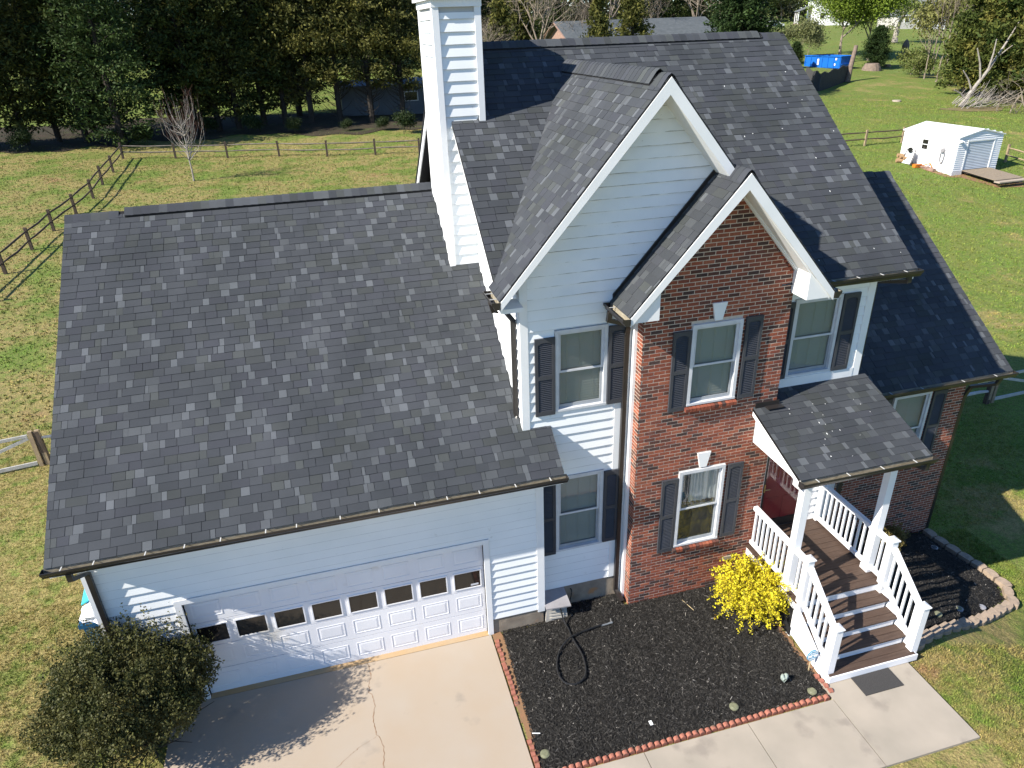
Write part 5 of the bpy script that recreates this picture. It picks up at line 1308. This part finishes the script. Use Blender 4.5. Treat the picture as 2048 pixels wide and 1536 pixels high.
for q in ((x0-.09, x0, -.03, .03, zf, 2.04), (x1, x1+.09, -.03, .03, zf, 2.04), (x0-.09, x1+.09, -.04, .03, 2.04, 2.14)): sb(MB().box(*q), 'door_trim', 'trim')
wy = dS*.56
wf = MB(); wf.box(-.03, .0, wy-.28, wy-.23, 1.28, 1.98); wf.box(-.03, .0, wy+.23, wy+.28, 1.28, 1.98); wf.box(-.03, .0, wy-.23, wy+.23, 1.28, 1.33); wf.box(-.03, .0, wy-.23, wy+.23, 1.93, 1.98); wf.box(-.03, .0, wy-.23, wy+.23, 1.61, 1.65)
win_s = sb(wf, 'window', 'trim'); sb(MB().box(-.015, -.005, wy-.23, wy+.23, 1.33, 1.93), 'pane', 'gglass', win_s)
def lattice(a, b, h, axis):
    mb = MB(); s = .09; n = int((b-a)/s)
    for i in range(-3, n+1):
        for sg in (1, -1):
            u0 = a+i*s; u1 = u0+h
            if sg == -1: u0, u1 = u1, u0
            lo, hi = max(a, min(u0, u1)), min(b, max(u0, u1))
            if hi-lo < .05: continue
            za = (lo-u0)/(u1-u0)*h; zb = (hi-u0)/(u1-u0)*h
            P0, P1 = ((lo, -.01, za), (hi, -.01, zb)) if axis == 'x' else ((-.01, lo, za), (-.01, hi, zb))
            mb.beam(P0, P1, .03, .012, up=(0, 1, 0) if axis == 'x' else (1, 0, 0))
    return sb(mb, 'lattice_panel', 'vinyl')
lattice(.0, x0, zf, 'x'); lattice(x1, wS, zf, 'x'); lattice(.0, dS*.35, zf, 'y')
sb(MB().box(.05, wS-.05, .05, dS-.05, -.1, zf-.1), 'underfloor', 'dark')
lm = MB(); lm.lathe([(.05, 2.02), (.09, 2.06), (.09, 2.14), (.03, 2.18)], .10, -.10, 10); lm.tube([(.10, -.02, 2.15), (.10, -.12, 2.12)], .02, 6); lm.tube([(.18, -.02, 2.15), (.30, -.14, 2.08)], .035, 8); sb(lm, 'flood_lamp', 'vinyl')
hr = MB(); hr.tube([(-.02, .95, 1.45), (-.16, .95, 1.45)], .13, 12); hr.build('hose_hanger', 'greylid', shed, org=(0, 0, 0))
hz_ = MB()
for k in range(4): hz_.tube(smooth([(-.10+.02*k, .95+.15*math.cos(t), 1.1+(.42+.03*k)*math.sin(t)) for t in np.linspace(0, 6.28, 13)], 2), .014, 5)
hz_.build('hung_hose', 'greylid', shed, org=(0, 0, 0))
rp = MB(); rp.hexa([(x0-.02, -2.5, .02), (x1+.06, -2.5, .02), (x1+.06, -.04, zf-.1), (x0-.02, -.04, zf-.1), (x0-.02, -2.5, .05), (x1+.06, -2.5, .05), (x1+.06, -.04, zf-.03), (x0-.02, -.04, zf-.03)]); ramp = sb(rp, 'ramp', 'dark')
n = 17
for i in range(n):
    a = -2.55+2.5*i/n; b = a+2.5/n-.012; za = .055+(a+2.55)/2.5*(zf-.075); zb = .055+(b+2.55)/2.5*(zf-.075)
    MB().hexa([(x0-.05, a, za), (x1+.09, a, za), (x1+.09, b, zb), (x0-.05, b, zb), (x0-.05, a, za+.035), (x1+.09, a, za+.035), (x1+.09, b, zb+.035), (x0-.05, b, zb+.035)]).build('plank', 'ramp', ramp, org=(0, 0, 0))
sb(MB().box(x0-.2, x1+.4, -3.0, -2.6, -.02, .05), 'threshold_pad', 'concrete')
def sp_(x, y, z=0.0):
    p = Vector((x*math.cos(rzS)-y*math.sin(rzS), x*math.sin(rzS)+y*math.cos(rzS), 0))+FL; return Vector((p.x, p.y, terr(p.x, p.y)+z))
# clay where the shed and its ramp wear the grass
cl = MB(); ps = [sp_(-.55, -.2), sp_(.3, -.55), sp_(.8, -2.9), sp_(2.9, -3.2), sp_(3.6, -1.6), sp_(wS+.1, -.2), sp_(wS, .5), sp_(.3, .5), sp_(.1, dS), sp_(-.45, dS*.9), sp_(-.6, dS*.4)]
cl.add([p+Vector((0, 0, .012)) for p in ps], [tuple(range(len(ps)))]); cl.build('bare_clay', 'soil', kind='structure')
# log stack beside the shed
for i, (a, b, c, r) in enumerate(((-.75, dS*.86, .14, .14), (-.70, dS*.80, .13, .13), (-.62, dS*.90, .38, .13), (-.72, dS*.82, .40, .14), (-.95, dS*.83, .12, .12), (-.66, dS*.76, .34, .11))):
    p = sp_(a, b, c); q = sp_(a+.34, b-.12, c); lo = MB().tube([p, q], r, 9)
    o = lo.build('split_log', 'log'); tag(o, 'cut log in the small pile at the shed corner', 'log', 'logs piled at the shed corner')
wb = thing('wheelbarrow', 'upturned wheelbarrow with white tray and dark frame leaning on the shed', 'wheelbarrow', sp_(-.5, dS*.68))
p0 = sp_(-.55, dS*.70); Uy = uy; Ux = Vector((math.cos(rzS), math.sin(rzS), 0))
def wp(a, b, c): return p0+Ux*a+Uy*b+Vector((0, 0, c))
tm = MB(); tm.hexa([wp(-.12, .38, .05), wp(-.12, -.38, .05), wp(.02, -.30, .08), wp(.02, .30, .08), wp(.18, .30, .85), wp(.18, -.30, .85), wp(.30, -.24, .80), wp(.30, .24, .80)]); tm.build('tray', 'signwhite', wb)
fm = MB(); fm.tube([wp(-.2, .42, .0), wp(.16, .34, .95), wp(.16, -.34, .95), wp(-.2, -.42, .0)], .028, 6); fm.tube([wp(-.2, -.42, .03), wp(-.1, -1.5, .12)], .022, 5); fm.build('handles', 'rubber', wb)
MB().tube([wp(.0, .0, .92), wp(.08, .0, .92)], .17, 12).build('wheel', 'rubber', wb)
ot = MB(); p1 = sp_(-.55, dS*.50); ot.box(p1.x-.3, p1.x+.25, p1.y-.14, p1.y+.14, p1.z+.02, p1.z+.22); ot.tube([p1+Vector((.2, -.1, .1)), p1+Vector((.5, -.5, .3)), p1+Vector((.45, -.75, .08))], .04, 6)
tag(ot.build('orange_tool', 'orange'), 'orange power tool lying on the grass along the shed wall', 'power tool')
for k in range(2):
    bk = MB(); p2 = sp_(-.34, dS*(.30+.10*k)); bk.hexa([p2+Ux*a+Uy*b+Vector((0, 0, c)) for c in (0, .16) for a, b in ((-.12, -.3), (.12, -.3), (.12, .28), (-.12, .28))]); tag(bk.build('brick_stack', 'ranchbrick'), 'low stack of red bricks against the shed wall', 'bricks', 'brick stacks along the shed wall')

# ------------------------------------------------------------------ far yard
# blue roll-off dumpster
Pd = gnd(1679, 139); A1 = (gnd(1618, 133)-Pd); A1.z = 0; A1.normalize(); A2 = Vector((-A1.y, A1.x, 0))
if A2.dot(Vector((1, 1, 0))) < 0: A2 = -A2
dmp = thing('dumpster', 'bright blue steel roll off dumpster beyond the dark board fence', 'dumpster', Pd)
Ld, Wd, Hd = 6.2, 2.4, 1.55
def dq(a, b, c): return Pd+A1*a+A2*b+Vector((0, 0, c))
q = MB()
for a0, a1, b0, b1 in ((0, Ld, 0, .06), (0, Ld, Wd-.06, Wd), (0, .06, .06, Wd-.06), (Ld-.06, Ld, .06, Wd-.06)): q.hexa([dq(a0, b0, .1), dq(a1, b0, .1), dq(a1, b1, .1), dq(a0, b1, .1), dq(a0, b0, Hd), dq(a1, b0, Hd), dq(a1, b1, Hd), dq(a0, b1, Hd)])
q.hexa([dq(0, 0, .1), dq(Ld, 0, .1), dq(Ld, Wd, .1), dq(0, Wd, .1), dq(0, 0, .16), dq(Ld, 0, .16), dq(Ld, Wd, .16), dq(0, Wd, .16)]); q.build('body', 'blue', dmp)
for i in range(7):
    a = .1+i*(Ld-.3)/6; MB().hexa([dq(a, -.07, .1), dq(a+.1, -.07, .1), dq(a+.1, .0, .1), dq(a, .0, .1), dq(a, -.07, Hd-.08), dq(a+.1, -.07, Hd-.08), dq(a+.1, .0, Hd-.08), dq(a, .0, Hd-.08)]).build('rib', 'blue', dmp)
for a, b in ((dq(-.05, -.05, Hd), dq(Ld+.05, -.05, Hd)), (dq(-.05, Wd+.05, Hd), dq(Ld+.05, Wd+.05, Hd)), (dq(-.02, 0, Hd), dq(-.02, Wd, Hd)), (dq(Ld+.02, 0, Hd), dq(Ld+.02, Wd, Hd)), (dq(-.04, .2, .6), dq(-.04, Wd-.2, .6))): MB().beam(a, b, .12, .10).build('rim_bar', 'blue', dmp)
for a, c0, c1, wd in ((3.6, .45, 1.2, .28), (.6, 1.1, 1.35, .25), (.75, .45, .7, .2)): MB().hexa([dq(a, -.085, c0), dq(a+wd, -.085, c0), dq(a+wd, -.075, c0), dq(a, -.075, c0), dq(a, -.085, c1), dq(a+wd, -.085, c1), dq(a+wd, -.075, c1), dq(a, -.075, c1)]).build('sticker', 'signwhite', dmp)
# dark board privacy fence
pf = thing('privacy_fence', 'dark weathered board fence with a wavy top in front of the dumpster', 'fence', gnd(1637, 183))
fa, fb, fc = gnd(1608, 169), gnd(1637, 183), gnd(1692, 163)
for a, b, n in ((fa, fb, 20), (fb, fc, 34)):
    for i in range(n):
        p = a.lerp(b, (i+.08)/n); q = a.lerp(b, (i+.95)/n); h = 1.75+.10*math.sin(i*.55)+random.uniform(-.03, .03); nrm = Vector((-(b-a).y, (b-a).x, 0)).normalized()*.02
        zb = min(terr(p.x, p.y), p.z)
        MB().hexa([Vector((p.x, p.y, zb))-nrm, Vector((q.x, q.y, zb))-nrm, Vector((q.x, q.y, zb))+nrm, Vector((p.x, p.y, zb))+nrm, Vector((p.x, p.y, zb+h))-nrm, Vector((q.x, q.y, zb+h+.03))-nrm, Vector((q.x, q.y, zb+h+.03))+nrm, Vector((p.x, p.y, zb+h))+nrm]).build('board', 'fencedark', pf)
pb_ = gnd(1695, 164); tag(MB().tube([pb_, pb_+Vector((.25, .2, 1.6)), pb_+Vector((.75, .5, 3.7))], [.30, .26, .22], 10).build('leaning_trunk', 'stump'), 'leaning cut grey trunk standing beside the dark board fence', 'trunk')
ps_ = gnd(1742, 141); tag(MB().lathe([(1.25, ps_.z-.1), (1.1, ps_.z+.35), (.85, ps_.z+.8), (.80, ps_.z+.85)], ps_.x, ps_.y, 14).build('tree_stump', 'stump'), 'wide cut tree stump right of the leaning trunk', 'stump')
ps_ = gnd(1774, 134); tag(MB().lathe([(.5, ps_.z-.1), (.42, ps_.z+.3), (.35, ps_.z+.34)], ps_.x, ps_.y, 10).build('tree_stump', 'stump'), 'small low stump in the grass behind the wide stump', 'stump')
pv = gnd(1793, 203); tag(MB().lathe([(.42, pv.z-.05), (.40, pv.z+.12), (.30, pv.z+.14)], pv.x, pv.y, 12).build('well_lid', 'concrete'), 'small pale concrete lid in the middle of the far lawn', 'lid')
pv = gnd(1808, 110); tag(MB().lathe([(.5, pv.z), (.45, pv.z+.6), (.5, pv.z+1.3), (.25, pv.z+1.9), (.05, pv.z+2.1)], pv.x, pv.y, 10).build('dead_snag', 'stump'), 'short grey dead snag standing alone in the far lawn', 'snag')
# thicket, brush pile and cedars on the right
thk = broadleaf(10, 1.8, 1.0, 81, DG, DG, bare=True, bark='greytwig', depth=6, spread=.4, trunk_r=.09, up=.8)
thl = broadleaf(9, 2.2, 1.0, 83, (.15, .15, .05), (.20, .20, .055), 2600, .28, 'greytwig', depth=5, spread=.42, trunk_r=.08, up=.8, clump=.5)
for i, (u, v, s) in enumerate(((1848, 158, 1.0), (1858, 150, 1.1), (1872, 164, 1.1), (1884, 158, 1.2), (1898, 170, 1.0), (1866, 140, 1.1), (1890, 146, 1.2), (1906, 160, 1.1), (1840, 146, .8))):
    plant_tree(thk if i % 3 else thl, 'thicket_tree', 'thin pale barked sapling in the thicket left of the brush pile', gnd(u, v), 'saplings of the thicket', s, i*1.9)
low = broadleaf(2.4, 1.6, 0.0, 85, (.10, .14, .03), (.16, .17, .05), 2600, .24, 'greytwig', depth=4, clump=.4)
for i, (u, v, s) in enumerate(((1820, 150, 1.0), (1838, 156, .8), (1900, 172, .7))):
    plant_tree(low, 'shrub', 'low green bush along the foot of the sapling thicket', gnd(u, v), 'bushes at the thicket foot', s, i, 'shrub')
rc = [conifer(11, 3.4, .8, 190, 91, (.036, .060, .014), (.115, .130, .028), 85, .40, prof=full, dead=0, asc=.5), conifer(10, 3.0, .5, 170, 92, (.060, .072, .017), (.18, .165, .038), 80, .38, prof=full, dead=0, asc=.6)]
for i, (u, v, k, s, lb) in enumerate(((1925, 190, 0, .95, 'green cedar at the left edge of the right hand grove'), (1962, 196, 1, 1.05, 'olive cedar directly behind the brush pile'), (2005, 205, 0, 1.1, 'tall green cedar right of the brush pile'), (2050, 212, 1, 1.1, 'olive cedar above the grey bare shrub'), (2095, 220, 0, 1.1, 'green cedar at the outer end of the grove'), (1985, 180, 0, 1.15, 'green cedar in the second rank of the grove'), (2040, 190, 1, 1.2, 'olive cedar in the second rank of the grove'))):
    plant_tree(rc[k], 'cedar_tree', lb, gnd(u, v), None, s, i*1.3)
gb = broadleaf(3.6, 2.4, .1, 95, DG, DG, bare=True, bark='greytwig', depth=6, spread=.6, trunk_r=.07)
for i, (u, v, s) in enumerate(((2020, 226, 1.0), (2050, 230, 1.1), (1992, 222, .7))):
    plant_tree(gb, 'bare_shrub', 'grey leafless shrub at the foot of the right hand cedars', gnd(u, v), 'leafless shrubs below the cedars', s, i*2, 'shrub')
bp = thing('brush_pile', 'heap of pale cut branches and a dead forked tree on bare clay', 'brush pile', gnd(1945, 216))
rb = random.Random(5); o0 = gnd(1945, 216); n = 0
for i in range(70):
    a0 = Vector((rb.uniform(-2.2, 2.8), rb.uniform(-1.2, 1.4), 0)); L_ = rb.uniform(1.2, 3.4); az = rb.uniform(-.6, .9); e = rb.uniform(.05, .75)
    d = Vector((math.cos(az)*math.cos(e), math.sin(az)*math.cos(e)*.6, math.sin(e)))
    p = o0+a0+Vector((0, 0, rb.uniform(0, .5))); m_ = p+d*L_*.5+Vector((rb.uniform(-.1, .1), rb.uniform(-.1, .1), rb.uniform(-.1, .1))); r = rb.uniform(.012, .045)
    MB().tube([p, m_, p+d*L_], [r, r*.8, r*.35], 5).build('branch', 'palebark', bp)
tk = MB(); b0 = gnd(1920, 214)
tk.tube([b0, b0+Vector((1.1, .2, 1.3)), b0+Vector((2.6, .4, 3.0)), b0+Vector((4.2, .6, 5.4)), b0+Vector((5.0, .6, 7.0))], [.20, .17, .14, .08, .03], 8)
for p, q, r in (((1.9, .3, 2.2), (.9, .5, 4.9), .10), ((2.6, .4, 3.0), (2.5, .2, 5.6), .09), ((1.1, .2, 1.3), (-.2, .4, 3.1), .09), ((.5, .1, .6), (-.9, .2, 1.5), .09), ((3.3, .5, 4.0), (4.9, .3, 5.2), .06)): tk.tube([b0+Vector(p), b0+(Vector(p)+Vector(q))*.5+Vector((.1, 0, .1)), b0+Vector(q)], [r, r*.8, r*.5], 6)
tk.build('dead_trunk', 'palebark', bp)
pc = MB(); n = 18; c0 = gnd(1950, 219)
rim = []
for i in range(n):
    a = 6.283*i/n; x_ = c0.x+3.2*math.cos(a)*(1+.2*math.sin(3*a)); y_ = c0.y+1.5*math.sin(a)*(1+.2*math.cos(2*a)); rim.append((x_, y_, terr(x_, y_)+.03))
pc.add(rim+[(c0.x, c0.y, c0.z+.08)], [(i, (i+1) % n, n) for i in range(n)]); pc.build('bare_clay', 'litter2', kind='structure')

# ------------------------------------------------------------------ neighbouring buildings
def ony(u, v, y): d = ray(u, v); t = (y-CAM[1])/d[1]; return Vector(CAM+d*t)
Yr = 74.0; ra = ony(1108, 44, Yr); rb_ = ony(1410, 32, Yr); zr = (ra.z+rb_.z)/2; x0, x1 = ra.x, rb_.x; ze = zr-1.75; zb = terr((x0+x1)/2, Yr)-1
rh = thing('ranch_house', 'long low brick ranch house with weathered grey roof behind the back trees', 'house', ((x0+x1)/2, Yr, zb))
q = MB(); q.box(x0+.6, x1-.5, Yr-4.2, Yr+4.2, zb, ze); q.prism([(x0+.6, Yr-4.2, ze), (x0+.6, Yr+4.2, ze), (x0+.6, Yr, zr-.15)], (x1-x0-1.1, 0, 0)); q.build('wall', 'ranchbrick', rh)
for s in (1, -1): MB().prism([(x0, Yr+s*4.8, ze-.25), (x0, Yr+s*4.8, ze-.12), (x0, Yr, zr), (x0, Yr, zr-.13)], (x1-x0, 0, 0)).build('roof', 'ranchroof', rh)
for s in (1, -1): MB().beam((x0-.02, Yr+s*4.8, ze-.28), (x0-.02, Yr, zr-.12), .05, .25, up=(1, 0, 0)).build('barge_board', 'ranchbrick', rh)
for fx, wd, m_ in ((.32, 1.4, 'gglass'), (.50, 1.2, 'gglass'), (.86, 1.1, 'gglass'), (.65, .9, 'trim')):
    xx = x0+(x1-x0)*fx; w_o = MB().box(xx, xx+wd, Yr-4.26, Yr-4.19, ze-1.75, ze-.45).build('window', 'frame', rh); MB().box(xx+.08, xx+wd-.08, Yr-4.28, Yr-4.265, ze-1.67, ze-.53).build('pane', m_, w_o)
xx = x0+(x1-x0)*.70; MB().hexa([(xx, Yr-6.4, ze-.75), (xx+2.6, Yr-6.4, ze-.75), (xx+2.6, Yr-4.2, ze-.55), (xx, Yr-4.2, ze-.55), (xx, Yr-6.4, ze-.63), (xx+2.6, Yr-6.4, ze-.63), (xx+2.6, Yr-4.2, ze-.43), (xx, Yr-4.2, ze-.43)]).build('porch_awning', 'shedwhite', rh)
MB().box(x0+.55, x0+.6, Yr-2.6, Yr-1.4, ze-1.6, ze-.5).build('window', 'trim', rh)
# metal building
ma = gnd(688, 240); Ym = ma.y+2.0; mA = ony(688, 240, Ym); mB_ = ony(930, 232, Ym); zt = ony(770, 160, Ym).z; zb = terr(mA.x, Ym)-.5
mbd = thing('metal_building', 'long grey blue metal sided building behind the cedar row', 'outbuilding', (mA.x, Ym, zb))
wm_ = MB(); xq = mA.x; k = 0
wm_.box(mA.x, mB_.x, Ym+.03, Ym+4.6, zb, zt-.5)
while xq < mB_.x: wm_.box(xq, xq+.22, Ym, Ym+.03, zb, zt-.5); xq += .3
wm_.build('wall', 'metalwall', mbd)
MB().prism([(mA.x-.2, Ym-.2, zt-.52), (mA.x-.2, Ym-.2, zt-.42), (mA.x-.2, Ym+2.4, zt), (mA.x-.2, Ym+4.9, zt-.42), (mA.x-.2, Ym+4.9, zt-.52)], (mB_.x-mA.x+.4, 0, 0)).build('roof', 'metalroof', mbd)
wq = MB().box(mA.x+6.0, mA.x+7.4, Ym-.04, Ym-.002, zt-2.0, zt-1.1).build('window', 'frame', mbd); MB().box(mA.x+6.1, mA.x+7.3, Ym-.05, Ym-.042, zt-1.92, zt-1.18).build('pane', 'gglass', wq)
# far white houses
def far_house(base, w_, d_, h, r, rz, label, wm='shedwhite', rm='gableroof', porch=True):
    t = thing('far_house', label, 'house', base, None, rz)
    B_ = lambda mb, n, m, p=t: mb.build(n, m, p, org=(0, 0, 0))
    mb = MB(); mb.box(0, w_, 0, d_, -2, h); mb.prism([(0, 0, h), (w_, 0, h), (w_/2, 0, h+r-.1)], (0, d_, 0)); B_(mb, 'wall', wm)
    for s in (1, -1):
        f = lambda x: w_/2+(x-w_/2)*s
        B_(MB().prism([(f(-.4), -.4, h-.25), (f(-.4), -.4, h-.1), (f(w_/2), -.4, h+r), (f(w_/2), -.4, h+r-.15)], (0, d_+.8, 0)), 'roof', rm)
    for fx in (.2, .62):
        for z0 in ((.9, 3.6) if h > 4.5 else (.9,)):
            o = B_(MB().box(w_*fx, w_*fx+1.1, -.05, -.0, z0, z0+1.4), 'window', 'trim'); B_(MB().box(w_*fx+.1, w_*fx+1.0, -.07, -.051, z0+.1, z0+1.3), 'pane', 'gglass', o)
    if porch:
        B_(MB().prism([(-3.2, .5, 2.6), (-3.2, .5, 2.75), (0, .5, 3.9), (0, .5, 3.7)], (0, d_*.8, 0)), 'porch_roof', rm)
        for yy in (.6, d_*.4, d_*.78): B_(MB().box(-3.0, -2.85, yy, yy+.15, -1, 2.65), 'porch_post', 'vinyl')
        B_(MB().box(-3.1, 0, .5, d_*.8, -1.0, .1), 'porch_floor', 'ranchbrick')
    return t
far_house(at(1620, 200)+Vector((0, 0, .5)), 8.5, 10, 5.4, 3.2, -.5, 'white two storey house with side porch far up the slope')
far_house(at(1842, 190)+Vector((0, 0, .3)), 5.0, 12, 3.2, 3.0, -.25, 'white gabled house with grey roof far beyond the thin old tree', porch=False)
hw = at(1792, 188); far_house(hw+Vector((0, 0, .2)), 7.0, 9, 2.6, 2.2, -.25, 'pale wing with grey roof beside the far white gable', wm='gatewood', porch=False)
# parked car far away on the road
cp0 = at(1551, 190); car = thing('parked_car', 'tiny white car parked far off left of the white house', 'car', cp0)
MB().prism([(cp0.x+a, cp0.y, cp0.z+c) for a, c in ((-2.1, .35), (2.1, .35), (2.15, .8), (1.2, .95), (.6, 1.45), (-1.0, 1.45), (-1.6, .98), (-2.1, .9))], (0, 1.7, 0)).build('body', 'carpaint', car)
MB().prism([(cp0.x+a, cp0.y-.01, cp0.z+c) for a, c in ((1.0, .98), (.5, 1.38), (-.9, 1.38), (-1.4, .98))], (0, 1.72, 0)).build('windows', 'gglass', car)
for a in (-1.3, 1.3):
    for b in (-.02, 1.55): MB().tube([(cp0.x+a, cp0.y+b, cp0.z+.33), (cp0.x+a, cp0.y+b+.18, cp0.z+.33)], .33, 12).build('wheel', 'rubber', car)
# woods on the skyline
for i, (u, D, s) in enumerate(((1460, 260, 1.3), (1500, 270, 1.4), (1540, 280, 1.3), (1580, 290, 1.5), (1640, 285, 1.4), (1690, 280, 1.4), (1740, 270, 1.4), (1790, 262, 1.3), (1840, 255, 1.4), (1890, 245, 1.4), (1940, 235, 1.4), (1990, 230, 1.4), (2040, 225, 1.4), (2090, 220, 1.4), (1770, 240, 1.0), (1815, 235, 1.1), (1860, 228, 1.1), (1560, 262, 1.2), (1520, 255, 1.1))):
    plant_tree((gr1, bare1, ced[0], gr2)[(i*7) % 4] if i > 0 else gr1, 'skyline_tree', 'distant tree in the wood along the far hilltop', at(u, D), 'trees along the far hilltop', s*1.15, i*1.7)

def wood_belt(n, seed):
    rng = np.random.default_rng(seed); u = rng.uniform(-400, 2500, n); D = rng.uniform(0, 1, n)
    az = np.arctan((u-1024)/FPX)+YAW; base = np.where(u < 1450, 122+55*D, 250+90*D)
    x = CAM[0]+np.sin(az)*base/np.cos(az-YAW)*1.0; y = CAM[1]+np.cos(az)*base/np.cos(az-YAW)
    zt = np.array([terr(a, b) for a, b in zip(x, y)]); hmax = 13+4*np.sin(u*.021+D*9)+3*np.sin(u*.057+D*23)+2*np.sin(u*.13)
    h = hmax*rng.beta(1.6, 1.1, n); C_ = np.column_stack([x, y, zt+h]); sc = np.where(u < 1450, .75, 1.3)
    kk = (.5+.5*np.sin(u*.045+D*17))[:, None]; g = np.where(kk > .62, np.array([.075, .080, .030]), np.where(kk > .3, np.array([.035, .048, .016]), np.array([.115, .10, .065])))
    l = rng.uniform(.6, 1.4, n)*sc
    return foliage_mesh('far_wood', C_, rng.normal(0, 1, (n, 3)), l, l*.6, g*rng.uniform(.6, 1.35, (n, 1)), M['needle'], rng)
link('far_wood', wood_belt(120000, 5), kind='stuff', label='far off mixed wood closing the view beyond the yards', cat='wood')
ll = MB(); up_, lo_ = [], []
for i in range(60):
    u = -260+i*20.5; a = gnd(u, 290-.034*max(0, u)+4*math.sin(u*.021)+2.5*math.sin(u*.063)+(14 if u < 260 else 0)); b = gnd(u, 246-.03*max(0, u)+(10 if u < 260 else 0)); lo_.append(a); up_.append(b)
for i in range(59):
    P4 = [lo_[i], lo_[i+1], up_[i+1], up_[i]]
    for k in range(4):
        q = [P4[0].lerp(P4[3], k/4), P4[1].lerp(P4[2], k/4), P4[1].lerp(P4[2], (k+1)/4), P4[0].lerp(P4[3], (k+1)/4)]
        ll.add([(p.x, p.y, terr(p.x, p.y)+.035) for p in q], [(0, 1, 2, 3)])
ll.build('leaf_litter', 'litter', kind='structure')
# ------------------------------------------------------------------ grass blades on the lawns near the house
def grass(n, regions, hl, seed, wk=1.0):
    rng = np.random.default_rng(seed); P_ = []
    for (xa, xb, ya, yb, k) in regions:
        m_ = int(n*k); P_.append(np.stack([rng.uniform(xa, xb, m_), rng.uniform(ya, yb, m_)], 1))
    P_ = np.concatenate(P_); x, y = P_[:, 0], P_[:, 1]
    fade = np.minimum(np.minimum(P_[:, 0]-P_[:, 0].min(), P_[:, 0].max()-P_[:, 0]), P_[:, 1].max()-P_[:, 1])/(9.0 if wk > 1 else 1.5); P_ = P_[rng.random(len(P_)) < fade]; x, y = P_[:, 0], P_[:, 1]
    bad = ((x > XGL-.05) & (x < XW+.05) & (y > -.4) & (y < 9.4)) | ((x > -6.4) & (x < 6.0) & (y < 0)) | ((x > -.9) & (x < 5.98) & (y < -2.9)) | ((x > 6) & (x < 10.2) & (y < .7) & (y > -2.9))
    P_ = P_[~bad]; m_ = len(P_); z = np.array([terr(a, b) for a, b in P_])
    k = 3; C_ = np.repeat(np.column_stack([P_, z]), k, 0)+np.column_stack([rng.normal(0, .02, (m_*k, 2)), np.zeros(m_*k)])
    h = rng.uniform(.5, 1.2, m_*k)*hl; a = rng.uniform(0, 6.283, m_*k); wd = rng.uniform(.004, .009, m_*k)*wk; lean = rng.normal(0, .5, (m_*k, 2))*h[:, None]
    V = np.empty((m_*k, 3, 3)); sd = np.column_stack([np.cos(a), np.sin(a), 0*a])*wd[:, None]
    V[:, 0] = C_-sd; V[:, 1] = C_+sd; V[:, 2] = C_+np.column_stack([lean, h]); F = np.arange(3*m_*k).reshape(-1, 3)
    col = np.repeat(rng.uniform(1.0, 1.7, (m_*k, 1)), 3, 1)*np.array([1.0, 1.0, .9])
    return np_mesh('grass', V.reshape(-1, 3), F, M['blade'], col)
link('grass', grass(120000, [(-14, -6.4, -5, 3, .36), (-16, -7, 3, 12, .22), (5.9, 11, -5.5, .5, .22), (9, 17, .5, 12, .20)], .045, 3), kind='stuff', label='short mown grass on the lawn around the house', cat='grass')
link('grass', grass(150000, [(-44, 12, 11, 30, .25), (-44, 12, 30, 58, .27), (9, 62, 8, 30, .24), (9, 62, 30, 58, .24)], .075, 9, 3.2), kind='stuff', label='rough turf of the back and side lawns', cat='grass')
